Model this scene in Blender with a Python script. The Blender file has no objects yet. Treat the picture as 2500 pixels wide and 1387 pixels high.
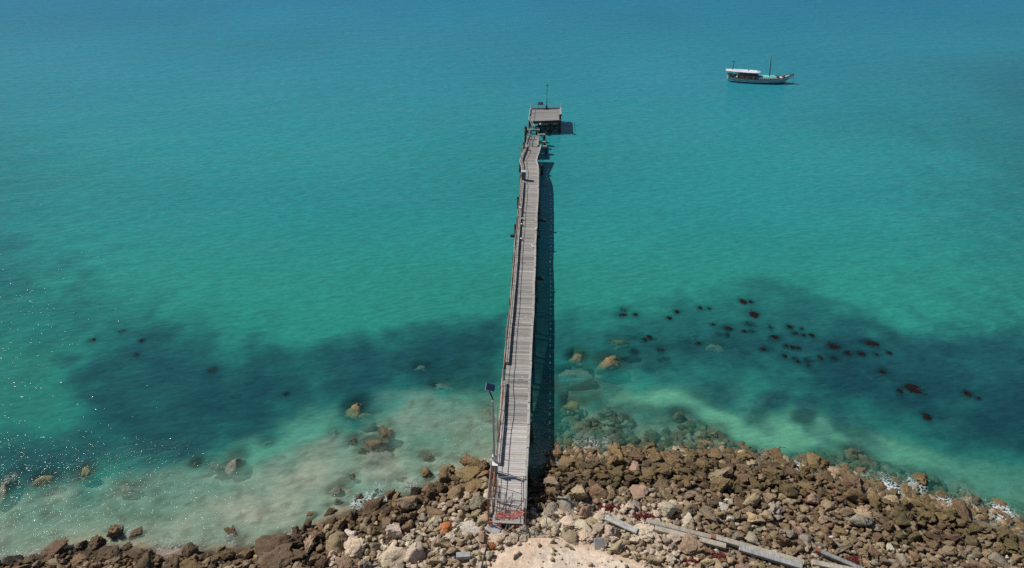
import bpy, bmesh, math, random
import numpy as np
from mathutils import Vector, Matrix, Quaternion

random.seed(7)
rng = np.random.default_rng(11)
scene = bpy.context.scene
COL = scene.collection
R = math.radians

# ------------------------------------------------------------------ camera geometry
FPX = 1667.0            # focal length in photo pixels (2500 wide)
PITCH = R(33.4)
CZ = 38.0               # camera height over the water
DECK = 2.0              # jetty deck height over the water
CP, SP = math.cos(PITCH), math.sin(PITCH)


def gp(px, py, z=0.0):
    """ground point under a photo pixel at height z"""
    a, b = (px - 1250) / FPX, (py - 693.5) / FPX
    fwd, down = CP - b * SP, SP + b * CP
    t = (CZ - z) / down
    return (a * t, fwd * t, z)


def to_px(x, y, z):
    dz = CZ - z
    depth = y * CP + dz * SP
    return 1250 + FPX * x / depth, 693.5 + FPX * (dz * CP - y * SP) / depth, depth


# ------------------------------------------------------------------ noise
def _hash(ix, iy, iz, seed):
    h = (ix.astype(np.int64) * 374761393 + iy.astype(np.int64) * 668265263 + iz.astype(np.int64) * 2147483647 + seed * 1274126177) & 0xFFFFFFFF
    h = ((h ^ (h >> 13)) * 1274126177) & 0xFFFFFFFF
    h = ((h ^ (h >> 16)) * 2246822519) & 0xFFFFFFFF
    return ((h ^ (h >> 15)) & 0xFFFFFF) / float(0xFFFFFF)


def vnoise(x, y, z, seed=0):
    x, y, z = np.broadcast_arrays(np.asarray(x, float), np.asarray(y, float), np.asarray(z, float))
    xi, yi, zi = np.floor(x), np.floor(y), np.floor(z)
    fx, fy, fz = x - xi, y - yi, z - zi
    fx, fy, fz = [f * f * (3 - 2 * f) for f in (fx, fy, fz)]
    r = 0
    for dx in (0, 1):
        for dy in (0, 1):
            for dz in (0, 1):
                w = (fx if dx else 1 - fx) * (fy if dy else 1 - fy) * (fz if dz else 1 - fz)
                r = r + w * _hash(xi + dx, yi + dy, zi + dz, seed)
    return r * 2 - 1


def fbm(x, y, z=0.0, seed=0, octv=4, gain=0.5):
    r, a, f = 0, 1.0, 1.0
    for k in range(octv):
        r = r + a * vnoise(np.asarray(x) * f + 17.3 * k, np.asarray(y) * f - 9.1 * k, np.asarray(z) * f + 3.7 * k, seed + k)
        a *= gain
        f *= 2.03
    return r


def sstep(a, b, x):
    t = np.clip((x - a) / (b - a), 0, 1)
    return t * t * (3 - 2 * t)


# ------------------------------------------------------------------ mesh helpers
def mesh_arrays(name, verts, faces, cols=None, smooth=True):
    """verts (n,3), faces (m,k) arrays"""
    me = bpy.data.meshes.new(name)
    verts = np.asarray(verts, np.float32)
    faces = np.asarray(faces, np.int32)
    k = faces.shape[1]
    me.vertices.add(len(verts))
    me.vertices.foreach_set('co', verts.ravel())
    me.loops.add(faces.size)
    me.loops.foreach_set('vertex_index', faces.ravel())
    me.polygons.add(len(faces))
    me.polygons.foreach_set('loop_start', np.arange(0, faces.size, k, dtype=np.int32))
    me.polygons.foreach_set('loop_total', np.full(len(faces), k, np.int32))
    me.polygons.foreach_set('use_smooth', np.full(len(faces), smooth, bool))
    me.update(calc_edges=True)
    if cols is not None:
        for an, arr in cols.items():
            at = me.attributes.new(an, 'FLOAT_COLOR', 'POINT')
            at.data.foreach_set('color', np.asarray(arr, np.float32).ravel())
    me.validate()
    return me


def link(name, me, mat=None, parent=None):
    o = bpy.data.objects.new(name, me)
    COL.objects.link(o)
    if mat is not None:
        me.materials.append(mat)
    if parent is not None:
        o.parent = parent
        o.matrix_parent_inverse = parent_inv(parent)
    return o


def parent_inv(p):
    m = Matrix.LocRotScale(p.location, p.rotation_euler, p.scale)
    return m.inverted()


def tag(o, label=None, cat=None, group=None, kind=None):
    if label:
        o['label'] = label
    if cat:
        o['category'] = cat
    if group:
        o['group'] = group
    if kind or cat:
        o['kind'] = kind or 'thing'
    return o


def thing(name, label, cat, loc=(0, 0, 0), group=None):
    o = bpy.data.objects.new(name, None)
    COL.objects.link(o)
    o.location = loc
    o.empty_display_size = 0.3
    return tag(o, label, cat, group, 'thing')


class MB:
    """collects shapes into one mesh with a per-shape colour (attribute Col)"""

    def __init__(self):
        self.v, self.f, self.c = [], [], []
        self.smooth = False

    def _add(self, vs, fs, col):
        n = len(self.v)
        self.v += [tuple(p) for p in vs]
        self.f += [tuple(i + n for i in q) for q in fs]
        self.c += [(col[0], col[1], col[2], 1)] * len(vs)
        return self

    def box(self, c, s, col=(1, 1, 1), rot=None, bev=0.0):
        hx, hy, hz = s[0] / 2, s[1] / 2, s[2] / 2
        c = Vector(c)
        if bev > 0:
            b = min(bev, hx * .45, hy * .45, hz * .45)
            bm = bmesh.new()
            bmesh.ops.create_cube(bm, size=1)
            bmesh.ops.scale(bm, vec=(s[0], s[1], s[2]), verts=bm.verts)
            bmesh.ops.bevel(bm, geom=bm.edges[:], offset=b, segments=1, affect='EDGES')
            bm.verts.index_update()
            pts = [v.co.copy() for v in bm.verts]
            fs = [[v.index for v in f.verts] for f in bm.faces]
            bm.free()
        else:
            pts = [Vector((x, y, z)) for x in (-hx, hx) for y in (-hy, hy) for z in (-hz, hz)]
            fs = [(0, 1, 3, 2), (4, 6, 7, 5), (0, 4, 5, 1), (2, 3, 7, 6), (0, 2, 6, 4), (1, 5, 7, 3)]
        if rot is not None:
            pts = [rot @ p for p in pts]
        return self._add([c + p for p in pts], fs, col)

    def bar(self, p0, p1, w, h, col=(1, 1, 1), bev=0.0, roll=0.0):
        """box from p0 to p1, width w (sideways) and height h (upwards)"""
        p0, p1 = Vector(p0), Vector(p1)
        d = p1 - p0
        L = d.length
        y = d.normalized()
        up = Vector((0, 0, 1)) if abs(y.z) < .95 else Vector((0, 1, 0))
        x = y.cross(up).normalized()
        z = x.cross(y).normalized()
        m = Matrix((x, y, z)).transposed()
        if roll:
            m = m @ Matrix.Rotation(roll, 3, 'Y')
        return self.box((p0 + p1) / 2, (w, L, h), col, m, bev)

    def tube(self, pts, r, col=(1, 1, 1), seg=6, cap=True):
        pts = [Vector(p) for p in pts]
        rs = r if isinstance(r, (list, tuple)) else [r] * len(pts)
        vs, fs = [], []
        for i, p in enumerate(pts):
            a = pts[max(0, i - 1)]
            b = pts[min(len(pts) - 1, i + 1)]
            d = (b - a).normalized()
            up = Vector((0, 0, 1)) if abs(d.z) < .9 else Vector((0, 1, 0))
            x = d.cross(up).normalized()
            y = x.cross(d).normalized()
            for k in range(seg):
                t = 2 * math.pi * k / seg
                vs.append(p + (x * math.cos(t) + y * math.sin(t)) * rs[i])
        for i in range(len(pts) - 1):
            for k in range(seg):
                k2 = (k + 1) % seg
                fs.append((i * seg + k, i * seg + k2, (i + 1) * seg + k2, (i + 1) * seg + k))
        if cap:
            fs.append(tuple(range(seg))[::-1])
            fs.append(tuple((len(pts) - 1) * seg + k for k in range(seg)))
        return self._add(vs, fs, col)

    def poly(self, vs, fs, col=(1, 1, 1)):
        return self._add(vs, fs, col)

    def build(self, name, mat, parent=None, smooth=None):
        me = bpy.data.meshes.new(name)
        me.from_pydata(self.v, [], self.f)
        at = me.attributes.new('Col', 'FLOAT_COLOR', 'POINT')
        at.data.foreach_set('color', np.asarray(self.c, np.float32).ravel())
        if smooth:
            me.polygons.foreach_set('use_smooth', np.ones(len(me.polygons), bool))
        me.update()
        return link(name, me, mat, parent)


# ------------------------------------------------------------------ materials
class NT:
    def __init__(self, name):
        self.m = bpy.data.materials.new(name)
        self.m.use_nodes = True
        self.t = self.m.node_tree
        self.t.nodes.clear()
        self.out = self.n('ShaderNodeOutputMaterial')

    def aligned(self, sx, sy, ang):
        """object coordinates turned by ang, then stretched: crests run along ang"""
        tc = self.n('ShaderNodeTexCoord')
        mp = self.n('ShaderNodeMapping', vector_type='TEXTURE')
        self.l(tc.outputs['Object'], mp.inputs[0])
        mp.inputs['Scale'].default_value = (1 / sx, 1 / sy, 1)
        mp.inputs['Rotation'].default_value = (0, 0, ang)
        return mp.outputs[0]

    def n(self, typ, **kw):
        nd = self.t.nodes.new(typ)
        for k, v in kw.items():
            setattr(nd, k, v)
        return nd

    def l(self, a, b):
        self.t.links.new(a, b)

    def put(self, sock, v):
        if isinstance(v, bpy.types.NodeSocket):
            self.l(v, sock)
        else:
            sock.default_value = v

    def math(self, op, a, b=None, clamp=False):
        nd = self.n('ShaderNodeMath', operation=op, use_clamp=clamp)
        self.put(nd.inputs[0], a)
        if b is not None:
            self.put(nd.inputs[1], b)
        return nd.outputs[0]

    def mix(self, f, a, b, mode='MIX'):
        nd = self.n('ShaderNodeMix', data_type='RGBA', blend_type=mode)
        self.put(nd.inputs[0], f)
        self.put(nd.inputs[6], a)
        self.put(nd.inputs[7], b)
        return nd.outputs[2]

    def rng(self, v, a, b, c, d):
        nd = self.n('ShaderNodeMapRange')
        nd.inputs[1].default_value, nd.inputs[2].default_value = a, b
        nd.inputs[3].default_value, nd.inputs[4].default_value = c, d
        self.put(nd.inputs[0], v)
        return nd.outputs[0]

    def noise(self, co, scale, detail=4, rough=.55, dist=0.0):
        nd = self.n('ShaderNodeTexNoise')
        self.l(co, nd.inputs['Vector'])
        nd.inputs['Scale'].default_value = scale
        nd.inputs['Detail'].default_value = detail
        nd.inputs['Roughness'].default_value = rough
        nd.inputs['Distortion'].default_value = dist
        return nd.outputs['Fac']

    def voro(self, co, scale, feat='F1'):
        nd = self.n('ShaderNodeTexVoronoi', feature=feat)
        self.l(co, nd.inputs['Vector'])
        nd.inputs['Scale'].default_value = scale
        return nd.outputs['Distance']

    def coord(self, kind='Object', scale=(1, 1, 1), rot=(0, 0, 0)):
        tc = self.n('ShaderNodeTexCoord')
        mp = self.n('ShaderNodeMapping')
        self.l(tc.outputs[kind], mp.inputs[0])
        mp.inputs['Scale'].default_value = scale
        mp.inputs['Rotation'].default_value = rot
        return mp.outputs[0]


def g4(c):
    return (c[0], c[1], c[2], 1.0)


def mat_basic(name, col=None, rough=.8, var=.3, scale=6, stretch=(1, 1, 1), bump=.2, bscale=30, metal=0.0, spec=.4, stain=None, stain_amt=.5, stain_scale=3):
    """colour: constant, or the Col attribute when col is None; broken up by noise"""
    t = NT(name)
    co = t.coord('Object', stretch)
    if col is None:
        a = t.n('ShaderNodeAttribute', attribute_name='Col')
        base = a.outputs['Color']
    else:
        base = g4(col)
    n1 = t.noise(co, scale, 6, .62)
    f = t.rng(n1, .28, .72, 1 - var, 1 + var)
    cc = t.n('ShaderNodeCombineColor')
    for i in range(3):
        t.l(f, cc.inputs[i])
    c = t.mix(1.0, base, cc.outputs[0], 'MULTIPLY')
    if stain is not None:
        n2 = t.noise(t.coord('Object'), stain_scale, 5, .65, .4)
        c = t.mix(t.rng(n2, .5, .68, 0, stain_amt), c, g4(stain))
    b = t.n('ShaderNodeBsdfPrincipled')
    t.put(b.inputs['Base Color'], c)
    b.inputs['Roughness'].default_value = rough
    b.inputs['Metallic'].default_value = metal
    b.inputs['Specular IOR Level'].default_value = spec
    if bump:
        bp = t.n('ShaderNodeBump')
        bp.inputs['Strength'].default_value = bump
        bp.inputs['Distance'].default_value = .02
        t.l(t.noise(co, bscale, 5, .6), bp.inputs['Height'])
        t.l(bp.outputs[0], b.inputs['Normal'])
    t.l(b.outputs[0], t.out.inputs[0])
    return t.m


def mat_rock(name, use_obj):
    t = NT(name)
    if use_obj:
        oi = t.n('ShaderNodeObjectInfo')
        base = oi.outputs['Color']
        tc = t.n('ShaderNodeTexCoord')
        vm = t.n('ShaderNodeVectorMath', operation='ADD')
        t.l(tc.outputs['Object'], vm.inputs[0])
        vs = t.n('ShaderNodeVectorMath', operation='SCALE')
        vs.inputs[0].default_value = (37, 71, 53)
        t.l(oi.outputs['Random'], vs.inputs['Scale'])
        t.l(vs.outputs[0], vm.inputs[1])
        co = vm.outputs[0]
        k = 1.0
    else:
        a = t.n('ShaderNodeAttribute', attribute_name='Col')
        base = a.outputs['Color']
        co = t.coord('Object')
        k = 2.2
    n1 = t.noise(co, 1.6 * k, 7, .66, .5)
    n2 = t.noise(co, 5.5 * k, 6, .7)
    v = t.voro(co, 7.0 * k)
    # mottling: dark lichen / algae, pale worn limestone
    c = t.mix(t.rng(n1, .46, .72, 0, .62), base, t.mix(.60, base, (.03, .022, .014, 1)))
    pale = t.mix(.62, base, (.60, .50, .38, 1))
    c = t.mix(t.rng(n2, .55, .72, 0, .46), c, pale)
    c = t.mix(t.rng(v, .0, .28, .5, 0), c, (.05, .038, .028, 1))
    b = t.n('ShaderNodeBsdfPrincipled')
    t.put(b.inputs['Base Color'], c)
    b.inputs['Roughness'].default_value = .86
    b.inputs['Specular IOR Level'].default_value = .28
    h = t.math('ADD', t.math('MULTIPLY', n2, .7), t.math('MULTIPLY', t.rng(v, 0, .4, 0, 1), .5))
    h = t.math('ADD', h, t.math('MULTIPLY', t.noise(co, 16 * k, 4, .7), .35))
    bp = t.n('ShaderNodeBump')
    bp.inputs['Strength'].default_value = .95
    bp.inputs['Distance'].default_value = .10
    t.l(h, bp.inputs['Height'])
    t.l(bp.outputs[0], b.inputs['Normal'])
    t.l(b.outputs[0], t.out.inputs[0])
    return t.m


M = {}
M['plank'] = mat_basic('weathered_deck', None, .85, .30, 5, (.6, 6, 6), .5, 26)
M['timber'] = mat_basic('weathered_timber', None, .85, .35, 4, (3, .5, 3), .5, 24, stain=(.10, .075, .05), stain_amt=.45)
M['dark_timber'] = mat_basic('wet_dark_timber', (.035, .032, .028), .7, .45, 3, (1, 1, 1), .6, 14, stain=(.09, .085, .06), stain_amt=.5)
M['galv'] = mat_basic('galvanised_steel', (.42, .43, .43), .45, .18, 5, (1, 1, 1), .1, 30, metal=.35)
M['rust'] = mat_basic('rusty_steel', (.22, .085, .045), .8, .45, 7, (1, 1, 1), .4, 30, stain=(.36, .33, .30), stain_amt=.5)
M['darkmetal'] = mat_basic('dark_metal', (.035, .04, .045), .5, .25, 6, (1, 1, 1), .1, 30)
M['paint'] = mat_basic('worn_paint', None, .55, .14, 5, (1, 1, 1), .15, 20, stain=(.20, .19, .17), stain_amt=.30)
M['panel'] = mat_basic('solar_glass', (.012, .022, .055), .12, .1, 12, (1, 1, 1), 0, spec=.6)
M['net'] = mat_basic('orange_netting', (.78, .17, .13), .6, .2, 9, (1, 1, 1), 0)
M['concrete'] = mat_basic('old_concrete', None, .9, .22, 5, (1, 1, 1), .4, 30, stain=(.16, .13, .1), stain_amt=.4)
M['weed'] = mat_basic('dry_seaweed', None, .7, .4, 8, (1, 1, 1), 0)
M['kelp'] = mat_basic('wet_kelp', None, .6, .45, 6, (1, 1, 1), 0, spec=.15)
M['feather'] = mat_basic('plumage', None, .8, .08, 8, (1, 1, 1), 0)
M['boat'] = mat_basic('boat_paint', None, .6, .25, 2.2, (.5, 2, 2), .1, 20, stain=(.09, .10, .10), stain_amt=.55, stain_scale=2.2)
M['rope'] = mat_basic('old_rope', (.10, .11, .10), .9, .2, 9, (1, 1, 1), 0)
M['rock'] = mat_rock('pitted_limestone', True)
M['rock_mass'] = mat_rock('pitted_limestone_small', False)

# ------------------------------------------------------------------ shoreline and terrain
WL = [(-900, 1400), (-300, 1385), (0, 1368), (110, 1345), (200, 1335), (300, 1338), (420, 1345), (560, 1340), (660, 1322), (760, 1285), (860, 1245),
      (950, 1222), (1040, 1190), (1110, 1160), (1190, 1135), (1260, 1134), (1340, 1134), (1500, 1130), (1700, 1130), (1900, 1140), (2000, 1162),
      (2060, 1186), (2150, 1212), (2250, 1238), (2350, 1266), (2450, 1296), (2500, 1312), (2800, 1360), (3200, 1420)]
WLW = np.array([gp(a, b)[:2] for a, b in WL])
WLW = np.vstack([[-3000, WLW[0, 1] - 30], WLW, [3000, WLW[-1, 1] - 30]])


def yw(x):
    return np.interp(x, WLW[:, 0], WLW[:, 1])


def poly_w(pp, z=0.0):
    return np.array([gp(a, b, z)[:2] for a, b in pp])


def poly_sd(P, X, Y):
    """signed distance to polygon, positive inside"""
    d2 = np.full(X.shape, 1e12)
    ins = np.zeros(X.shape, bool)
    n = len(P)
    for i in range(n):
        ax, ay = P[i]
        bx, by = P[(i + 1) % n]
        ex, ey = bx - ax, by - ay
        t = np.clip(((X - ax) * ex + (Y - ay) * ey) / (ex * ex + ey * ey + 1e-12), 0, 1)
        d2 = np.minimum(d2, (X - ax - t * ex) ** 2 + (Y - ay - t * ey) ** 2)
        if ay != by:
            cond = ((ay > Y) != (by > Y)) & (X < ex * (Y - ay) / (by - ay) + ax)
            ins ^= cond
    d = np.sqrt(d2)
    return np.where(ins, d, -d)


SAND = poly_w([(1150, 1420), (1200, 1368), (1236, 1338), (1290, 1312), (1350, 1302), (1410, 1322), (1470, 1346), (1545, 1372), (1620, 1420)], 1.7)
HARD = poly_w([(1290, 1420), (1318, 1350), (1360, 1340), (1420, 1338), (1480, 1352), (1520, 1380), (1540, 1420)], 1.8)


def terrain_z(X, Y, rough=True):
    X, Y = np.asarray(X, float), np.asarray(Y, float)
    s = yw(X) - Y
    sl = np.maximum(s, 0)
    land = 2.05 * (1 - np.exp(-.15 * sl)) + .015 * np.minimum(sl, 200)
    d = np.maximum(-s, 0)
    sea = -4.0 * (1 - np.exp(-.05 * d))
    z = np.where(s > 0, land, sea)
    ax, ay = X + .29, Y - 27.4
    lat, tt = ax * .9988 - ay * .0495, ay * .9988 + ax * .0495
    z = z - .75 * np.exp(-((lat - 1.1) / 1.25) ** 2) * sstep(.1, 2.2, tt) * (s > -2) * sstep(-2, 1, s)
    z = z + .40 * sstep(-1.4, 1.2, poly_sd(SAND, X, Y))
    if rough:
        z = z + .10 * fbm(X * .5, Y * .5, 0, 5, 3) * sstep(-8, 3, s + 4) + .035 * fbm(X * 2.2, Y * 2.2, 0, 9, 2) * sstep(-1, 1, s)
    return z


def land_point(px, py, lift=0.0):
    z = 1.0
    for _ in range(8):
        x, y, _z = gp(px, py, z)
        z = .5 * z + .5 * float(terrain_z(x, y)) + .5 * lift
    return x, y, float(terrain_z(x, y))


def axis(lo, hi, step, far_lo, far_hi):
    core = np.arange(lo, hi + step * .5, step)
    a, st = [hi], step
    while a[-1] < far_hi:
        st *= 1.35
        a.append(a[-1] + st)
    b, st = [lo], step
    while b[-1] > far_lo:
        st *= 1.35
        b.append(b[-1] - st)
    return np.concatenate([np.array(b[:0:-1]), core, np.array(a[1:])])


AX = axis(-50, 56, .30, -3000, 3000)
AY = axis(20, 74, .30, -400, 6000)
GX, GY = np.meshgrid(AX, AY)
NX, NY = len(AX), len(AY)
_i = np.arange(NX * NY).reshape(NY, NX)
GF = np.stack([_i[:-1, :-1], _i[:-1, 1:], _i[1:, 1:], _i[1:, :-1]], -1).reshape(-1, 4)
FX, FY = GX.ravel(), GY.ravel()

# ------------------------------------------------------------------ patches of the sea bed and the water (all in world metres)
WARPX = 1.6 * fbm(FX * .16, FY * .16, 0, 31, 4)
WARPY = 1.6 * fbm(FX * .16, FY * .16, 7, 41, 4)


FINE = fbm(FX * .55, FY * .55, 11, 131, 4)


def patch(pp, soft, warp=1.0, z=0.0):
    sd = poly_sd(poly_w(pp, z), FX + warp * WARPX, FY + warp * WARPY)
    sd = sd + .45 * soft * FINE
    return sstep(-soft, soft, sd)


G = np.zeros_like(FX)


def over(a, b):
    return 1 - (1 - a) * (1 - b)


# sea-grass and weed beds; the last two patches paint lens edge darkening instead
G = over(G, .92 * patch([(170, 870), (330, 800), (480, 812), (600, 862), (700, 838), (850, 848), (960, 818), (1080, 792), (1260, 775), (1260, 945), (1100, 930), (1000, 950),
                         (940, 1020), (860, 1015), (800, 1000), (700, 1015), (600, 1065), (480, 1095), (380, 1110), (280, 1080), (170, 1040), (140, 960)], 2.4))
G = over(G, .45 * patch([(-400, 560), (0, 600), (200, 700), (380, 775), (560, 800), (300, 860), (170, 860), (0, 800), (-400, 800)], 6))
G = over(G, .80 * patch([(-300, 1120), (0, 1090), (180, 1062), (290, 1085), (200, 1140), (60, 1180), (0, 1185), (-300, 1190)], 1.6))
G = over(G, .52 * patch([(1300, 800), (1500, 785), (1700, 735), (1850, 705), (2000, 720), (2150, 790), (2300, 810), (2500, 780), (2900, 740), (2900, 1180), (2500, 1120), (2380, 1090), (2250, 1050),
                         (2150, 1010), (2000, 1000), (1850, 950), (1700, 930), (1600, 930), (1500, 950), (1400, 930), (1300, 950)], 3.6))
G = over(G, .72 * patch([(1450, 880), (1700, 850), (1950, 800), (2200, 800), (2500, 820), (2900, 860), (2900, 1180), (2500, 1125), (2330, 1070), (2200, 1000), (2000, 960), (1850, 900)], 2.6))
G = over(G, .30 * patch([(2280, 200), (2500, 150), (3300, 100), (3300, 900), (2500, 800), (2400, 500)], 14))  # right edge: lens falloff painted as darker water, no weed bed
G = over(G, .30 * patch([(-700, 150), (0, 330), (60, 480), (120, 620), (0, 700), (-700, 700)], 12))  # left edge: same lens falloff put into the water tone
# milky, sand-laden shallows on the left and green sand holes
L1 = patch([(440, 1120), (620, 1062), (720, 1030), (820, 1012), (880, 1045), (1000, 975), (1120, 955), (1230, 985), (1260, 1150), (1050, 1200), (900, 1260), (700, 1330), (450, 1400),
            (100, 1420), (-300, 1450), (-300, 1260), (0, 1215), (200, 1180)], 1.8)
L2 = patch([(1500, 968), (1620, 940), (1700, 955), (1800, 1005), (1900, 1020), (2000, 1015), (2080, 1055), (2200, 1065), (2400, 1105), (2500, 1140), (2800, 1200), (2800, 1330), (2500, 1238),
            (2350, 1160), (2200, 1115), (2050, 1090), (1930, 1105), (1800, 1080), (1660, 1010)], .8, .7)
L3 = patch([(470, 1105), (620, 1052), (720, 1015), (820, 1004), (870, 1040), (760, 1075), (600, 1105)], 1.2)
G = G * (1 - .93 * np.clip(L1 + L3, 0, 1)) * (1 - .90 * L2)
for (px, py, rr, a) in [(1900, 985, 1.6, .75), (1985, 1025, 1.1, .8), (1990, 1000, 1.3, .7), (2010, 1055, 1.2, .5), (1880, 1040, 1.0, .5), (2110, 1055, 2.2, .55), (1740, 960, 2.4, .6), (2060, 1000, 2.2, .5),
                        (2130, 1085, 1.4, .45), (1660, 1000, 1.8, .5), (700, 965, 1.4, .25), (505, 905, 2, .35), (330, 865, 2, .4), (225, 830, 1.8, .4), (1850, 1010, 1.2, .5)]:
    x, y, _ = gp(px, py)
    dd = np.hypot((FX - x + .5 * WARPX) * .75, FY - y + .5 * WARPY)
    G = over(G, a * sstep(rr, rr * .35, dd))
G = np.clip(G * (1.0 + .12 * sstep(0, 25, FX)), 0, 1)
G *= np.clip(.95 + .20 * fbm(FX * .28, FY * .5, 0, 77, 5, .62), 0, 1.04)
L2 = L2 * (1 - .80 * np.clip(G - .15, 0, 1))
L2 = L2 * (1 - .55 * sstep(24, 38, FX))
L4 = patch([(-300, 830), (0, 815), (140, 850), (150, 960), (120, 1040), (0, 1070), (-300, 1080)], 3)
BEIGE = patch([(640, 1150), (780, 1100), (900, 1100), (980, 1150), (930, 1210), (860, 1250), (720, 1310), (520, 1320), (480, 1260), (540, 1190)], 2.0, 1.3)
MILK = L1 * np.clip(.55 + .8 * fbm(FX * .35, FY * .5, 3, 51, 4), 0, 1)
# rocky reef flats under shallow water
REEF = np.zeros_like(FX)
for pp, a, so in [([(1345, 1125), (1345, 960), (1420, 930), (1520, 965), (1500, 1040), (1620, 1070), (1640, 1010), (1720, 990), (1800, 1040), (1860, 1085), (1960, 1110), (2000, 1150)], .85, .8),
                  ([(2000, 1155), (2040, 1075), (2120, 1090), (2200, 1130), (2350, 1165), (2450, 1215), (2520, 1270), (2400, 1275), (2250, 1225), (2100, 1190)], .95, .8),
                  ([(880, 1120), (890, 1050), (930, 1030), (965, 1060), (970, 1110), (930, 1145)], .7, .6),
                  ([(1360, 905), (1400, 850), (1500, 800), (1600, 790), (1780, 830), (1700, 870), (1500, 930)], .55, 1.5),
                  ([(1000, 880), (1100, 860), (1200, 820), (1240, 830), (1230, 1010), (1100, 960)], .55, 1.5)]:
    REEF = over(REEF, a * patch(pp, so, .6))
mott = fbm(FX * .9, FY * .9, 0, 91, 4)
REEF = REEF * np.clip(.75 + .8 * mott, 0, 1)

TZ = terrain_z(FX, FY)
TZ = TZ + .22 * REEF * np.clip(mott, -.3, 1) * (TZ < .05)


def lerp(a, b, t):
    t = np.asarray(t)[:, None]
    return a * (1 - t) + b * t


def C(*c):
    return np.array(c, float)[None, :]


# terrain colour
s_in = yw(FX) - FY
tc = np.repeat(C(.42, .37, .26), len(FX), 0)
tc = lerp(tc, C(.15, .12, .07), np.clip((fbm(FX * 1.5, FY * 1.9, 2, 171, 4, .65) - .05) * 1.4, 0, .85))
tc = lerp(tc, C(.012, .024, .032), np.clip(G, 0, 1))
n_a = fbm(FX * 1.3, FY * 1.3, 0, 61, 4)
reefc = lerp(np.repeat(C(.10, .07, .035), len(FX), 0), C(.24, .17, .08), np.clip(.4 + .9 * n_a, 0, 1))
tc = lerp(tc, reefc, REEF)
landc = lerp(np.repeat(C(.045, .033, .021), len(FX), 0), C(.11, .08, .052), np.clip(.5 + .7 * n_a, 0, 1))  # ground darkened in colour to deepen the shaded gaps between rocks
landc = lerp(landc, C(.24, .18, .125), .7 * sstep(4, 8, s_in))
tc = lerp(tc, landc, sstep(-.8, .4, s_in))
center = sstep(13, 3, np.abs(FX - 3)) * sstep(3, 7, s_in)
tc = lerp(tc, C(.54, .41, .29), center * .85)
sandm = sstep(-.5, .5, poly_sd(SAND, FX + .25 * WARPX, FY + .25 * WARPY))
tc = lerp(tc, C(.64, .49, .36), sandm)
tc = lerp(tc, C(.70, .57, .44), sstep(-.15, .35, poly_sd(HARD, FX + .2 * WARPX, FY + .2 * WARPY)))
for (px, py, rr, cc, a) in [(1350, 1357, .45, (.42, .38, .36), .7), (1325, 1362, .4, (.30, .28, .30), .7), (1395, 1375, .25, (.75, .7, .62), .6)]:
    x, y, _ = gp(px, py, 2)
    tc = lerp(tc, C(*cc), a * sstep(rr, rr * .3, np.hypot(FX - x, (FY - y) * 1.4) + .25 * np.abs(n_a)))

# underground rock reef and reef rocks listed here because the water over them is thin
REEF_ROCKS = [  # px, py, width px, height px, height of top over water, label
    (868, 990, 54, 44, .10, 'big round tan reef rock standing alone left of the jetty'),
    (892, 1013, 60, 16, -.22, 'long low tan reef rock just shoreward of the big round one'),
    (940, 1052, 46, 34, .02, 'blocky brown reef rock at the seaward tip of the brown shoal'),
    (915, 1078, 70, 36, -.02, 'wide brown reef rock in the middle of the brown shoal'),
    (862, 1072, 26, 18, .00, 'small brown reef rock at the left end of the brown shoal'),
    (815, 1055, 30, 14, -.12, 'small oval tan reef rock alone in pale green water'),
    (920, 1118, 90, 40, -.22, 'broad pale reef slab on the landward side of the brown shoal'),
    (1028, 895, 42, 15, -.18, 'faint oval reef rock in dark water nearest the jetty on its left'),
    (1080, 943, 50, 18, -.28, 'faint tan reef slab in dark water, second nearest the jetty'),
    (1187, 1002, 42, 26, -.20, 'tan reef rock under water beside the solar light pole'),
    (1045, 1112, 30, 15, -.02, 'small red-brown reef rock alone off the left rocks'),
    (572, 1125, 52, 44, -.04, 'large pale brown reef rock amid the sparkling shallows'),
    (522, 1135, 40, 22, -.16, 'pale reef slab touching the large one in the sparkling shallows'),
    (478, 1128, 26, 14, -.04, 'small dark reef rock at the seaward edge of the sparkling shallows'),
    (107, 1168, 66, 26, -.08, 'long tan reef rock near the left edge of the picture'),
    (206, 1150, 36, 30, -.08, 'slanting tan reef rock second from the left edge of the picture'),
    (8, 1188, 46, 70, -.02, 'tall pale reef rock cut by the left edge of the picture'),
    (310, 1192, 60, 24, -.26, 'faint pinkish reef slab in the glittering water'),
    (655, 1080, 34, 14, -.14, 'thin dark reef rock in the pale green water'),
    (822, 1192, 40, 18, .02, 'reddish reef rock off the left beach with a pale tail'),
    (860, 1157, 18, 12, .00, 'tiny pink reef rock between the shoal and the left beach'),
    (980, 1165, 34, 14, -.16, 'faint tan reef rock just off the left beach'),
    (1485, 877, 68, 36, .06, 'biggest golden reef rock right of the jetty'),
    (1410, 868, 50, 32, -.04, 'golden reef rock between the jetty and the biggest golden one'),
    (1402, 910, 90, 26, -.26, 'wide pale reef slab beside the jetty shadow'),
    (1512, 832, 52, 22, -.20, 'faint tan reef rock seaward of the biggest golden one'),
    (1745, 846, 44, 16, -.16, 'pale reef rock under water amid the kelp'),
    (1660, 1010, 40, 22, -.22, 'dull brown reef rock at the left tip of the green sand hole'),
    (1750, 1050, 46, 26, -.10, 'brown weedy reef rock close off the right rocks'),
    (1400, 985, 60, 26, -.20, 'ochre reef rock under milky water beside the jetty shadow'),
    (1420, 1040, 50, 24, -.18, 'ochre reef rock between jetty shadow and waterline'),
    (2085, 1100, 44, 26, -.10, 'orange-brown reef rock off the right rocks at the sand hole edge'),
]
REEFW = []
thin = np.zeros_like(FX)
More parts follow.
